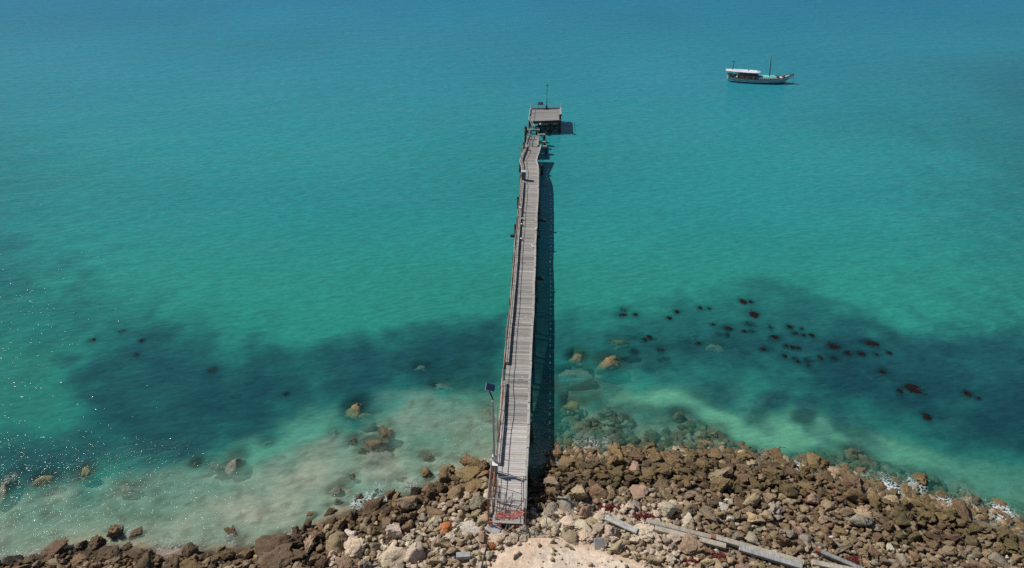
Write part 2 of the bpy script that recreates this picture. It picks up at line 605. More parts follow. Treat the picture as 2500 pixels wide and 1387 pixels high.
for (px, py, w, h, top, lab) in REEF_ROCKS:
    x, y, _ = gp(px, py, top)
    mpp = to_px(x, y, top)[2] / FPX
    REEFW.append((x, y, w * mpp * .5, h * mpp * .5 * 1.5, top, lab))
    q = ((FX - x) / (w * mpp * .5 + .25)) ** 2 + ((FY - y) / (h * mpp * .8 + .25)) ** 2
    thin = np.maximum(thin, np.exp(-q ** 2 * .8) * (1.0 if top > -.1 else .62))

KELP = [(1522, 757, 24, 16), (1518, 768, 28, 14), (1551, 768, 20, 11), (1653, 761, 15, 11), (1634, 777, 14, 9), (1710, 752, 15, 10), (1731, 753, 13, 9), (1813, 736, 18, 12), (1832, 737, 15, 10), (1842, 768, 24, 17),
        (1830, 791, 27, 14), (1818, 809, 14, 9), (1835, 809, 20, 10), (1777, 801, 24, 12), (1776, 818, 14, 9), (1741, 792, 13, 8), (1891, 823, 27, 13), (1881, 799, 10, 10), (1928, 798, 22, 13), (1940, 813, 18, 12), (1957, 803, 12, 8), (1962, 818, 17, 12),
        (1982, 819, 20, 12), (1921, 845, 20, 11), (1935, 848, 18, 11), (1948, 849, 16, 9), (1863, 853, 20, 12), (1916, 869, 14, 11), (1942, 877, 17, 13), (1948, 883, 18, 10), (1970, 879, 17, 12), (1972, 892, 14, 9), (2003, 874, 13, 11),
        (2036, 845, 32, 17), (2037, 874, 22, 13), (2070, 862, 22, 15), (2103, 864, 32, 13), (2125, 837, 42, 15), (2139, 865, 14, 10), (2171, 861, 18, 13), (2197, 955, 20, 15), (2230, 950, 40, 17), (2362, 961, 24, 13), (2387, 971, 16, 8),
        (2263, 1018, 22, 14), (2155, 908, 22, 12), (1586, 824, 14, 11), (1574, 829, 12, 9), (1549, 858, 20, 11), (1613, 854, 20, 10), (226, 830, 16, 9), (333, 866, 20, 10), (346, 832, 14, 8), (518, 903, 20, 12), (698, 962, 16, 10), (297, 808, 20, 8), (1705, 838, 14, 7)]
kthin = np.zeros_like(FX)
for (px, py, w, h) in KELP:
    x, y, _ = gp(px, py)
    mpp = to_px(x, y, 0)[2] / FPX
    q = ((FX - x) / (w * mpp * .72)) ** 2 + ((FY - y) / (h * mpp * 1.25)) ** 2
    kthin = np.maximum(kthin, np.exp(-q))
depth = np.maximum(-TZ, 0)
# suspended sediment: share of light scattered back by the water itself, and its colour
turb = .97 * (1 - np.exp(-(depth + .10) * .62))
Gc = np.clip(G, 0, 1)
turb = turb * (1 - .45 * Gc) * (1 - .55 * REEF)
turb = np.maximum(turb, np.maximum(.86 * L2, .82 * L3))
turb = np.maximum(turb, (.48 + .25 * BEIGE) * np.clip(.3 + L1, 0, 1) * sstep(0, .25, depth) * (1 - .5 * REEF) * (.75 + .25 * MILK))
turb = turb * (1 - .86 * thin) * (1 - .62 * kthin)
yy = FY
wc = lerp(np.repeat(C(.030, .295, .235), len(FX), 0), C(.028, .290, .295), sstep(52, 78, yy))
wc = lerp(wc, C(.028, .270, .345), sstep(80, 130, yy))
wc = lerp(wc, C(.010, .215, .362), sstep(115, 220, yy))
wc = lerp(wc, C(.022, .112, .160), Gc * .88)
wc = lerp(wc, C(.215, .395, .30), L1 * .88)
wc = lerp(wc, C(.44, .45, .34), np.clip(L1 * MILK * .36 + .52 * BEIGE * L1, 0, 1))
STONY = np.clip(fbm(FX * 1.5, FY * 1.9, 2, 171, 4, .65) - .18, 0, 1) * L1
wc = lerp(wc, C(.12, .125, .085), np.clip(STONY * .8, 0, .5))
wc = lerp(wc, C(.075, .33, .235), L3 * .85 * (1 - .5 * BEIGE))
wc = lerp(wc, C(.030, .20, .155), L4 * .6)
wc = lerp(wc, C(.115, .36, .235), L2 * .95)
RM = patch([(1345, 1110), (1345, 950), (1420, 925), (1500, 960), (1640, 1010), (1640, 1080), (1560, 1110)], 1.2)
wc = lerp(wc, C(.10, .155, .115), RM * (.45 + .35 * np.clip(mott, -1, 1)))
shore = sstep(5, 0, -s_in) * (1 - L1)
wc = lerp(wc, C(.055, .115, .085), shore * .7 * (1 - L2))
streak = fbm(FX * .035, FY * .09, 0, 15, 4)
wc = wc * (1 + .08 * streak)[:, None]
tint = np.exp(-(np.minimum(depth, 3.5) * (1 - .93 * thin) + .05)[:, None] * C(.62, .13, .10))

# foam round the rocks at the water's edge
foam = .52 * np.exp(-((s_in + .25) / .75) ** 2) * np.clip(.2 + 1.2 * fbm(FX * .28, FY * .28, 0, 21, 3), 0, 1)
for (px, py, rr, a) in [(950, 1236, .9, 1.0), (905, 1220, 1.0, .7), (872, 1228, .8, .7), (1085, 1160, .9, .6), (1000, 1185, 1.0, .5), (930, 1195, 1.3, .45), (1425, 1110, .7, .7), (1440, 1090, 1.3, .6),
                        (1480, 1080, 1.2, .45), (1655, 1098, .6, .7), (1560, 1100, .8, .3), (2172, 1195, 1.0, 1.0), (2165, 1170, .8, .6), (2235, 1185, 1.0, .7), (2225, 1210, .7, .8), (2310, 1228, .9, .8), (2290, 1235, .6, .7),
                        (2380, 1245, .8, .7), (2445, 1252, 1.0, 1.0), (2120, 1160, 1.2, .4), (1870, 1130, .7, .6), (1955, 1140, .8, .7), (2010, 1160, .7, .5), (1865, 1105, .9, .45), (1460, 1125, .6, .7),
                        (400, 1335, 1.3, .45), (560, 1318, 1.0, .4), (690, 1290, 1.0, .3), (150, 1360, 1.0, .4), (240, 1345, 1.0, .5), (815, 1268, .8, .4), (20, 1168, .7, .5), (560, 1150, .7, .4), (2350, 1190, 1.3, .3), (2200, 1140, 1.2, .3)]:
    x, y, _ = gp(px, py)
    foam = np.maximum(foam, a * np.exp(-(((FX - x) / rr) ** 2 + ((FY - y) / (rr * 1.15)) ** 2)))
foam = np.clip(foam, 0, 1)
chop = np.clip(1.0 * sstep(-15, -2.5, s_in) * sstep(8, -8, FX) + .25 * sstep(-10, -2, s_in), 0, 1)
chop = chop * np.clip(.85 + .6 * fbm(FX * .12, FY * .2, 5, 201, 3), .1, 1.2)

# ------------------------------------------------------------------ terrain and water objects
tv = np.stack([FX, FY, TZ], -1)


def rgba(c, a=None):
    return np.concatenate([c, (np.ones(len(c)) if a is None else a)[:, None]], 1)


def mat_terrain():
    t = NT('shore_ground')
    a = t.n('ShaderNodeAttribute', attribute_name='Col')
    co = t.coord('Object')
    n = t.noise(co, 3.0, 8, .68)
    v = t.voro(co, 6.0)
    f = t.rng(n, .25, .75, .62, 1.4)
    cc = t.n('ShaderNodeCombineColor')
    for i in range(3):
        t.l(f, cc.inputs[i])
    c = t.mix(1.0, a.outputs['Color'], cc.outputs[0], 'MULTIPLY')
    b = t.n('ShaderNodeBsdfPrincipled')
    t.l(c, b.inputs['Base Color'])
    b.inputs['Roughness'].default_value = .95
    b.inputs['Specular IOR Level'].default_value = .15
    bp = t.n('ShaderNodeBump')
    bp.inputs['Strength'].default_value = .8
    bp.inputs['Distance'].default_value = .06
    h = t.math('ADD', t.noise(co, 9, 6, .7), t.math('MULTIPLY', v, .3))
    t.l(h, bp.inputs['Height'])
    t.l(bp.outputs[0], b.inputs['Normal'])
    t.l(b.outputs[0], t.out.inputs[0])
    return t.m


def mat_water():
    t = NT('sea_water')
    tint_a = t.n('ShaderNodeAttribute', attribute_name='Tint')
    body_a = t.n('ShaderNodeAttribute', attribute_name='Col')
    foam_a = t.n('ShaderNodeAttribute', attribute_name='Foam')
    # waves: long wind ripples, shorter chop and fine facets
    fsep = t.n('ShaderNodeSeparateColor')
    t.l(foam_a.outputs['Color'], fsep.inputs[0])
    FO, CH = fsep.outputs[0], fsep.outputs[1]
    c1 = t.aligned(.50, 1.40, R(10))
    c3 = t.aligned(.62, 1.25, R(14))
    c2 = t.aligned(.5, 1.3, R(-8))
    w0 = t.noise(c1, .32, 3, .5, .3)
    w1 = t.noise(c1, 1.5, 3, .55, .35)
    w2 = t.noise(c2, 3.8, 2, .5, .3)
    w3 = t.noise(c2, 7.0, 1, .5)
    w4 = t.noise(c3, 3.4, 1, .5, .2)
    h = t.math('ADD', t.math('MULTIPLY', w0, .16), t.math('MULTIPLY', w1, .085))
    h = t.math('ADD', h, t.math('MULTIPLY', w2, .036))
    h = t.math('ADD', h, t.math('MULTIPLY', w3, .010))
    h_soft = h
    w5 = t.noise(c3, 8.5, 1, .5)
    h = t.math('ADD', h, t.math('MULTIPLY', t.math('ADD', t.math('MULTIPLY', w4, .22), t.math('MULTIPLY', w5, .085)), CH))
    # calmer and rougher stretches of wind
    cal = t.rng(t.noise(t.coord('Object', (.6, 1, 1)), .045, 4, .6), .3, .7, .65, 1.25)
    h = t.math('MULTIPLY', h, cal)
    bp = t.n('ShaderNodeBump')
    bp.inputs['Strength'].default_value = 1.0
    bp.inputs['Distance'].default_value = 1.0
    t.l(h, bp.inputs['Height'])
    tr = t.n('ShaderNodeBsdfTransparent')
    t.l(tint_a.outputs['Color'], tr.inputs[0])
    df = t.n('ShaderNodeBsdfDiffuse')
    crest_shade = t.rng(t.math('ADD', w1, t.math('MULTIPLY', w2, .55)), .58, .98, .86, 1.15)  # ripple light and shade painted into the body colour
    cc = t.n('ShaderNodeCombineColor')
    for i in range(3):
        t.l(crest_shade, cc.inputs[i])
    t.l(t.mix(1.0, body_a.outputs['Color'], cc.outputs[0], 'MULTIPLY'), df.inputs['Color'])
    bs_ = t.n('ShaderNodeBump')
    bs_.inputs['Strength'].default_value = 1.0
    bs_.inputs['Distance'].default_value = 1.0
    t.l(h_soft, bs_.inputs['Height'])
    t.l(bs_.outputs[0], df.inputs['Normal'])
    m1 = t.n('ShaderNodeMixShader')
    t.l(body_a.outputs['Alpha'], m1.inputs[0])
    t.l(tr.outputs[0], m1.inputs[1])
    t.l(df.outputs[0], m1.inputs[2])
    gl = t.n('ShaderNodeBsdfGlossy')
    gl.inputs['Roughness'].default_value = .04
    t.l(bp.outputs[0], gl.inputs['Normal'])
    fr = t.n('ShaderNodeFresnel')
    fr.inputs[0].default_value = 1.33
    m2 = t.n('ShaderNodeMixShader')
    t.l(bp.outputs[0], fr.inputs['Normal'])
    fr0 = t.n('ShaderNodeFresnel')
    fr0.inputs[0].default_value = 1.33
    t.l(t.math('MINIMUM', t.math('ADD', t.math('MULTIPLY', fr.outputs[0], .75), t.math('MULTIPLY', fr0.outputs[0], .25)), .18), m2.inputs[0])
    t.l(m1.outputs[0], m2.inputs[1])
    t.l(gl.outputs[0], m2.inputs[2])
    # lacy foam
    tc = t.n('ShaderNodeTexCoord')
    nz = t.n('ShaderNodeTexNoise')
    t.l(tc.outputs['Object'], nz.inputs['Vector'])
    nz.inputs['Scale'].default_value = 1.6
    nz.inputs['Detail'].default_value = 5
    vm = t.n('ShaderNodeVectorMath', operation='MULTIPLY_ADD')
    t.l(nz.outputs['Color'], vm.inputs[0])
    vm.inputs[1].default_value = (1.1, 1.1, 0)
    t.l(tc.outputs['Object'], vm.inputs[2])
    ve = t.n('ShaderNodeTexVoronoi', feature='DISTANCE_TO_EDGE')
    t.l(vm.outputs[0], ve.inputs['Vector'])
    ve.inputs['Scale'].default_value = 3.6
    lace = t.rng(ve.outputs['Distance'], 0, .20, 1, 0)
    fz = t.noise(co_obj(t), 4, 8, .8)
    thr = t.math('SUBTRACT', t.math('ADD', t.math('MULTIPLY', lace, .55), t.math('MULTIPLY', fz, .95)), t.math('SUBTRACT', 1.25, FO))
    ff = t.math('MULTIPLY', thr, 2.2, True)
    ff = t.math('MULTIPLY', ff, t.rng(FO, .02, .2, 0, .85))
    fd = t.n('ShaderNodeBsdfDiffuse')
    fd.inputs[0].default_value = (.74, .77, .78, 1)
    m3 = t.n('ShaderNodeMixShader')
    t.l(ff, m3.inputs[0])
    t.l(m2.outputs[0], m3.inputs[1])
    t.l(fd.outputs[0], m3.inputs[2])
    t.l(m3.outputs[0], t.out.inputs[0])
    return t.m


def co_obj(t):
    return t.coord('Object')


tag(link('ground', mesh_arrays('ground', tv, GF, {'Col': rgba(tc)}), mat_terrain()), kind='structure')
wv = np.stack([FX, FY, np.zeros_like(FX)], -1)
tag(link('water', mesh_arrays('water', wv, GF, {'Tint': rgba(tint), 'Col': rgba(wc, turb), 'Foam': rgba(np.stack([foam, chop, foam], 1))}), mat_water()), kind='structure')

# ------------------------------------------------------------------ rocks
def ico(sub):
    bm = bmesh.new()
    bmesh.ops.create_icosphere(bm, subdivisions=sub, radius=1)
    v = np.array([p.co[:] for p in bm.verts])
    bm.verts.index_update()
    f = np.array([[p.index for p in q.verts] for q in bm.faces])
    bm.free()
    return v, f


def rock_shape(sub, seed, knobbly=.5, blocky=.5):
    v, f = ico(sub)
    r = np.random.default_rng(seed)
    p = v.copy()
    for _ in range(int(5 + 9 * blocky)):
        n = r.normal(size=3)
        n /= np.linalg.norm(n)
        d = r.uniform(.38, .82)
        ex = np.maximum(0, p @ n - d)
        p -= ex[:, None] * n[None, :] * (.75 + .25 * blocky)
    o = r.uniform(-50, 50, 3)
    q = v + o
    disp = .24 * fbm(q[:, 0] * 1.3, q[:, 1] * 1.3, q[:, 2] * 1.3, seed, 2)
    disp += knobbly * .34 * (np.abs(fbm(q[:, 0] * 2.8, q[:, 1] * 2.8, q[:, 2] * 2.8, seed + 9, 3)) - .3)
    disp += (.04 + knobbly * .13) * fbm(q[:, 0] * 6.5, q[:, 1] * 6.5, q[:, 2] * 6.5, seed + 19, 3)
    p = p * (1 + disp)[:, None]
    p -= p.mean(0)
    p /= np.abs(p).max(0)[None, :] ** .8
    return p, f


SHAPES = []     # (name of shape, kind, verts hi, faces hi, verts lo, faces lo)
for k in range(21):
    kind = ('rounded', 'blocky', 'knobbly')[k % 3]
    kn, bl = {'rounded': (.40, .35), 'blocky': (.55, 1.2), 'knobbly': (1.3, .7)}[kind]
    hi = rock_shape(4, 100 + k, kn, bl)
    lo = rock_shape(3, 100 + k, kn, bl)
    me = mesh_arrays('rock_shape', hi[0], hi[1])
    me.materials.append(M['rock'])
    SHAPES.append((kind, me, lo[0], lo[1]))
PEB = [rock_shape(2, 300 + k, .5, .7) for k in range(8)]
BYKIND = {kd: [i for i, s in enumerate(SHAPES) if s[0] == kd] for kd in ('rounded', 'blocky', 'knobbly')}

PAL = {'cream': (.68, .55, .405), 'tan': (.46, .345, .215), 'grey-brown': (.33, .245, .15), 'dark brown': (.145, .098, .057), 'golden-brown': (.240, .165, .080),
       'grey': (.36, .305, .23), 'pinkish': (.39, .265, .18), 'orange': (.52, .20, .08), 'white': (.70, .63, .52), 'blackish': (.045, .034, .026), 'olive-brown': (.17, .125, .06), 'brown': (.26, .172, .098)}

HERO = [  # px, py, w px, h px, long-axis angle in the picture (deg, + = rising to the right), colour, shape, label, short name when used as a landmark
    (668, 1333, 80, 52, 10, 'dark brown', 'rounded', 'biggest dark rounded boulder at the edge of the left beach', 'biggest dark boulder'),
    (672, 1374, 112, 46, 8, 'dark brown', 'knobbly', 'wide dark pitted slab just landward of the biggest dark boulder', None),
    (827, 1289, 44, 44, 20, 'brown', 'knobbly', 'brown rounded boulder touching the white angular rock on its seaward side', None),
    (855, 1306, 30, 28, 0, 'white', 'blocky', 'only bright white angular rock on the left beach', 'white angular rock'),
    (824, 1330, 56, 46, 30, 'grey-brown', 'rounded', 'grey-brown egg-shaped boulder below the white angular rock', None),
    (962, 1362, 72, 50, 25, 'cream', 'rounded', 'pale boulder leaning on the big cream boulder left of the jetty', None),
    (1016, 1353, 58, 56, 0, 'cream', 'rounded', 'biggest cream boulder left of the jetty', 'biggest cream boulder'),
    (865, 1346, 66, 48, 15, 'cream', 'knobbly', 'pale pitted boulder near the bottom edge left of the biggest cream boulder', None),
    (850, 1378, 60, 34, 15, 'pinkish', 'knobbly', 'pinkish pitted boulder at the bottom edge left of the cream boulders', None),
    (1148, 1290, 58, 36, 10, 'white', 'blocky', 'whitish angular boulder close left of the jetty end', 'whitish angular boulder'),
    (1091, 1290, 40, 26, 15, 'orange', 'rounded', 'orange-stained rock left of the jetty end', 'orange-stained rock'),
    (1145, 1131, 54, 48, 35, 'golden-brown', 'blocky', 'tall jagged brown boulder at the waterline close left of the jetty', 'tall jagged boulder'),
    (1142, 1160, 66, 30, 0, 'golden-brown', 'knobbly', 'broad brown boulder just landward of the tall jagged boulder', None),
    (1180, 1140, 40, 34, 0, 'golden-brown', 'knobbly', 'brown knobbly rock wedged between the tall jagged boulder and the jetty', None),
    (1044, 1160, 28, 44, 60, 'golden-brown', 'knobbly', 'upright brown rock standing in foam left of the jetty', 'upright rock in foam'),
    (1090, 1146, 42, 26, 5, 'golden-brown', 'knobbly', 'brown rock between the upright one in foam and the tall jagged boulder', None),
    (1013, 1202, 44, 26, 25, 'blackish', 'knobbly', 'blackish wet jagged rock at the left beach waterline', 'blackish wet rock'),
    (905, 1242, 82, 26, 28, 'dark brown', 'knobbly', 'long dark log-shaped rock at the left beach waterline', 'long log-shaped rock'),
    (855, 1260, 42, 34, 0, 'dark brown', 'knobbly', 'dark rock at the seaward end of the long log-shaped rock', None),
    (878, 1216, 32, 24, 20, 'dark brown', 'knobbly', 'dark rock in foam at the left beach, seaward of the log-shaped rock', None),
    (920, 1202, 26, 18, 10, 'dark brown', 'knobbly', 'small dark rock in foam between the blackish wet rock and open water', None),
    (1062, 1254, 54, 24, 0, 'brown', 'blocky', 'striped block lying like a cut log left of the jetty', 'striped block'),
    (1170, 1236, 50, 62, 70, 'grey', 'blocky', 'large grey upright slab beside the left jetty fence', 'large grey slab'),
    (1155, 1190, 60, 32, 20, 'golden-brown', 'blocky', 'tan-brown boulder touching the jetty on its left side', None),
    (1118, 1205, 48, 30, 25, 'brown', 'rounded', 'smooth brown boulder left of the large grey slab', None),
    (757, 1260, 36, 22, 25, 'golden-brown', 'knobbly', 'lone brown rock standing in shallow water off the left beach', 'lone rock in shallows'),
    (805, 1249, 34, 16, 5, 'dark brown', 'knobbly', 'dark low rock in water right of the lone rock in shallows', None),
    (825, 1225, 24, 16, 0, 'dark brown', 'knobbly', 'small dark rock seaward of the low dark rock off the left beach', None),
    (1145, 1312, 28, 26, 0, 'tan', 'rounded', 'tan round rock left of the orange upright rock', None),
    (1178, 1312, 32, 30, 0, 'pinkish', 'rounded', 'orange-tan round rock landward of the whitish angular boulder', None),
    (1200, 1333, 20, 32, 80, 'orange', 'blocky', 'orange upright rock below the shore end of the jetty', 'orange upright rock'),
    (1254, 1314, 28, 26, 30, 'cream', 'blocky', 'cream cube-like boulder directly below the jetty end', 'cream cube-like boulder'),
    (1277, 1316, 18, 22, 60, 'cream', 'rounded', 'small cream egg-shaped rock right of the cream cube-like boulder', None),
    (1215, 1311, 40, 18, 5, 'cream', 'rounded', 'flat cream rock left of the cream cube-like boulder', None),
    (135, 1346, 66, 44, 20, 'dark brown', 'knobbly', 'large dark jagged boulder in water at the lower left', 'large jagged boulder'),
    (196, 1332, 34, 28, 30, 'dark brown', 'knobbly', 'dark jagged rock right of the large jagged boulder', None),
    (236, 1322, 40, 34, 30, 'dark brown', 'knobbly', 'dark rock second to the right of the large jagged boulder', None),
    (281, 1300, 42, 50, 50, 'brown', 'knobbly', 'tall brown rock farthest out in the lower left group', 'tall brown rock'),
    (328, 1302, 40, 20, 35, 'dark brown', 'blocky', 'small pointed dark rock right of the tall brown rock', None),
    (307, 1335, 28, 20, 20, 'dark brown', 'knobbly', 'dark rock landward of the tall brown rock', None),
    (408, 1306, 22, 16, 30, 'dark brown', 'knobbly', 'small lone dark rock in shallows right of the tall brown rock', None),
    (569, 1303, 44, 26, 10, 'dark brown', 'knobbly', 'dark oval rock in shallows seaward of the biggest dark boulder', 'dark oval rock'),
    (505, 1312, 34, 18, 10, 'dark brown', 'knobbly', 'dark rock in shallows left of the dark oval rock', None),
    (416, 1352, 58, 18, 22, 'grey', 'blocky', 'pale flat slab tilted on the dark left rocks', 'pale flat slab'),
    (256, 1354, 68, 32, 0, 'dark brown', 'knobbly', 'broad dark rock between the large jagged boulder and the pale flat slab', None),
    (194, 1368, 48, 26, 0, 'brown', 'knobbly', 'brown rock at the bottom edge below the large jagged boulder', None),
    (26, 1372, 56, 26, 18, 'blackish', 'knobbly', 'blackish rock in the bottom left corner', None),
    (724, 1298, 22, 30, 50, 'dark brown', 'knobbly', 'upright dark rock right of the biggest dark boulder', None),
    # right of the jetty
    (1341, 1280, 44, 34, 20, 'cream', 'rounded', 'cream boulder at the left end of the cream row beside the jetty', 'left cream boulder'),
    (1386, 1270, 52, 26, 0, 'cream', 'rounded', 'long cream boulder in the middle of the cream row beside the jetty', None),
    (1424, 1284, 48, 28, -5, 'cream', 'rounded', 'cream boulder at the right end of the cream row beside the jetty', None),
    (1461, 1261, 40, 22, 0, 'cream', 'rounded', 'smooth oval pale rock at the tip of the short grey board', 'smooth oval rock'),
    (1395, 1313, 54, 22, -8, 'tan', 'rounded', 'yellowish oval rock lying on the sandy mound', 'yellowish oval rock'),
    (1430, 1311, 50, 40, -35, 'cream', 'knobbly', 'cream lumpy boulder right of the yellowish oval rock', None),
    (1492, 1302, 44, 52, 60, 'cream', 'knobbly', 'tall cream boulder behind the square grey slab', 'tall cream boulder'),
    (1576, 1300, 66, 38, 0, 'cream', 'knobbly', 'two-lobed cream boulder at the upper end of the long beams', 'two-lobed cream boulder'),
    (1682, 1338, 68, 44, -20, 'pinkish', 'knobbly', 'big brownish pink boulder below the long beams', 'big pink boulder'),
    (1644, 1312, 34, 28, 0, 'cream', 'rounded', 'cream rock leaning on the long beams', None),
    (1541, 1338, 26, 18, 0, 'tan', 'rounded', 'tan rock right of the square grey slab', None),
    (1341, 1246, 44, 30, 15, 'grey', 'rounded', 'grey round boulder nearest the jetty on its right', None),
    (1384, 1236, 56, 38, 15, 'grey', 'rounded', 'grey-tan lumpy boulder seaward of the cream row', None),
    (1428, 1253, 30, 42, 60, 'pinkish', 'rounded', 'upright pinkish boulder right of the cream row', None),
    (1458, 1203, 48, 34, 0, 'brown', 'rounded', 'brown dome-shaped boulder between waterline and cream row', 'brown dome boulder'),
    (1562, 1203, 44, 34, 0, 'pinkish', 'rounded', 'pinkish round boulder seaward of the red seaweed', 'pinkish round boulder'),
    (1522, 1198, 24, 30, 70, 'tan', 'rounded', 'upright tan rock left of the pinkish round boulder', None),
    (1615, 1185, 42, 28, 0, 'brown', 'knobbly', 'brown rock right of and seaward of the pinkish round boulder', None),
    (1552, 1146, 38, 44, 60, 'pinkish', 'rounded', 'upright reddish boulder behind the front row of waterline rocks', 'upright reddish boulder'),
    (1585, 1155, 40, 34, 0, 'olive-brown', 'rounded', 'olive boulder right of the upright reddish boulder', None),
    (1392, 1106, 36, 20, 0, 'golden-brown', 'knobbly', 'golden rock second right of the jetty shadow at the waterline', None),
    (1354, 1112, 30, 30, 40, 'golden-brown', 'knobbly', 'golden rock at the waterline touching the jetty shadow', 'golden rock at the shadow'),
    (1444, 1106, 34, 26, 0, 'golden-brown', 'knobbly', 'golden wet rock ringed by foam right of the jetty shadow', None),
    (1508, 1108, 46, 40, 0, 'golden-brown', 'knobbly', 'biggest golden waterline boulder left of the upright reddish boulder', 'biggest golden boulder'),
    (1556, 1116, 46, 40, 10, 'golden-brown', 'knobbly', 'golden waterline boulder just right of the biggest golden boulder', None),
    (1602, 1114, 40, 34, 0, 'golden-brown', 'knobbly', 'golden waterline boulder second right of the biggest golden boulder', None),
    (1645, 1122, 44, 30, 0, 'golden-brown', 'knobbly', 'golden waterline boulder third right of the biggest golden boulder', None),
    (1690, 1112, 44, 30, 0, 'golden-brown', 'knobbly', 'golden waterline boulder fourth right of the biggest golden boulder', None),
    (1744, 1110, 48, 30, 20, 'golden-brown', 'blocky', 'sharp golden waterline boulder midway along the right shore', 'sharp golden boulder'),
    (1808, 1112, 48, 28, 0, 'golden-brown', 'knobbly', 'golden waterline boulder right of the sharp golden boulder', None),
    (1905, 1116, 54, 24, 0, 'golden-brown', 'knobbly', 'flat golden waterline rock two right of the sharp golden boulder', None),
    (1992, 1134, 66, 50, -15, 'golden-brown', 'knobbly', 'largest brown boulder where the right shore bends away', 'largest bend boulder'),
    (1960, 1152, 40, 30, 0, 'golden-brown', 'knobbly', 'brown knobbly boulder left of the largest bend boulder', None),
    (2077, 1184, 54, 46, 20, 'brown', 'blocky', 'big brown boulder with a flat lit face beside the foam', 'big flat-faced boulder'),
    (2130, 1180, 48, 26, -20, 'golden-brown', 'knobbly', 'golden rock on the left bank of the strongest foam', None),
    (2190, 1182, 30, 22, 0, 'golden-brown', 'blocky', 'small golden block between two streams of foam', None),
    (2217, 1200, 38, 28, 10, 'golden-brown', 'blocky', 'golden pointed block in the middle of the foam', 'golden block in foam'),
    (2174, 1219, 40, 18, -10, 'tan', 'rounded', 'flat tan rock at the landward end of the strongest foam', None),
    (2242, 1178, 44, 36, -30, 'golden-brown', 'knobbly', 'long golden rock farthest out in the foam', None),
    (2294, 1210, 30, 24, 0, 'golden-brown', 'rounded', 'round golden rock right of the golden block in foam', None),
    (2278, 1180, 30, 20, 0, 'golden-brown', 'knobbly', 'small golden rock seaward of the round golden rock', None),
    (2335, 1196, 26, 12, 0, 'tan', 'rounded', 'low tan rock awash right of the round golden rock', None),
    (2102, 1253, 58, 26, -25, 'tan', 'knobbly', 'pale-topped slab amid brown rocks landward of the foam', 'pale-topped slab'),
    (2444, 1237, 40, 26, 0, 'golden-brown', 'knobbly', 'brown rock above the last foam near the right edge', None),
    (2350, 1250, 60, 48, 50, 'dark brown', 'rounded', 'large dark boulder landward of the last foam', 'large dark boulder'),
    (2440, 1372, 50, 40, 30, 'grey', 'rounded', 'big grey boulder in the bottom right corner', 'big grey boulder'),
    (2205, 1367, 32, 26, 0, 'grey', 'rounded', 'grey rounded rock right of the leaning rusty beam', None),
    (1970, 1320, 34, 32, 0, 'grey', 'rounded', 'round grey boulder seaward of the rusty beam end', 'round grey boulder'),
    (1838, 1316, 40, 30, 0, 'grey', 'rounded', 'round grey boulder seaward of the overlapping beams', None),
    (1770, 1240, 32, 22, 0, 'white', 'blocky', 'whitish rock midway up the right beach', 'whitish rock'),
    (1890, 1245, 44, 40, 40, 'grey', 'knobbly', 'large grey pitted boulder midway up the right beach', None),
    (2172, 1338, 26, 24, -30, 'white', 'blocky', 'bright white chip rock near the bottom right', None),
]

# beams and other flotsam, placed first so that big rocks keep clear of them
BEAMS = [  # end px, end px, width, height, colour, label
    ((1577, 1276), (1760, 1322), .34, .26, (.36, .32, .26), 'upper grey-brown beam lying on the rocks, its seaward end nearest the jetty'),
    ((1598, 1294), (1772, 1338), .36, .26, (.43, .38, .30), 'pale flat beam lying along the landward side of the upper beam'),
    ((1735, 1314), (1962, 1378), .34, .28, (.40, .36, .29), 'long beam with a rusty strap at its seaward end'),
    ((1803, 1343), (1958, 1388), .34, .26, (.34, .34, .33), 'blue-grey beam lying below the long strapped beam'),
    ((1990, 1346), (2110, 1396), .26, .24, (.27, .27, .26), 'grey square beam with a rusty red end lying apart from the others'),
    ((1980, 1377), (2090, 1398), .34, .24, (.45, .40, .32), 'short tan beam cut off by the bottom edge'),
    ((1478, 1266), (1556, 1300), .42, .14, (.46, .45, .42), 'short pale grey board half buried behind cream boulders'),
]
BEAMW = []
for (p0, p1, w, h, col, lab) in BEAMS:
    a, b = land_point(*p0, lift=.2), land_point(*p1, lift=.2)
    BEAMW.append((Vector((a[0], a[1], a[2] + .34)), Vector((b[0], b[1], b[2] + .30))))


def seg_dist(x, y, a, b):
    ex, ey = b[0] - a[0], b[1] - a[1]
    t = max(0, min(1, ((x - a[0]) * ex + (y - a[1]) * ey) / (ex * ex + ey * ey)))
    return math.hypot(x - a[0] - t * ex, y - a[1] - t * ey)


PIER0 = Vector((-.29, 27.4, 0))
PU = Vector((.0496, 1, 0)).normalized()
PR = Vector((PU.y, -PU.x, 0))
HALF = 1.07
SLABS = [(1462, 1336), (1132, 1364), (1205, 1299)]
SLABW = [land_point(*p) for p in SLABS]
WEED = [(1482, 1243, 62, 22, 'large dark red seaweed patch between rocks seaward of the cream row'), (1566, 1262, 64, 20, 'red seaweed patch above the seaward ends of the beams'),
        (1748, 1362, 46, 30, 'red seaweed heap below the overlapping beams'), (1690, 1372, 44, 20, 'dark red seaweed under the big pink boulder at the bottom edge'),
        (1600, 1238, 30, 10, 'thin red seaweed strip seaward of the other patches'), (2080, 1370, 40, 20, 'faint red seaweed beside the rusty beam')]
WEEDW = [land_point(a, b) for a, b, *_ in WEED]

placed = []   # x, y, r


def free(x, y, r, k=.80):
    if not placed:
        return True
    P = np.array(placed)
    return not np.any(np.hypot(P[:, 0] - x, P[:, 1] - y) < k * (P[:, 2] + r))


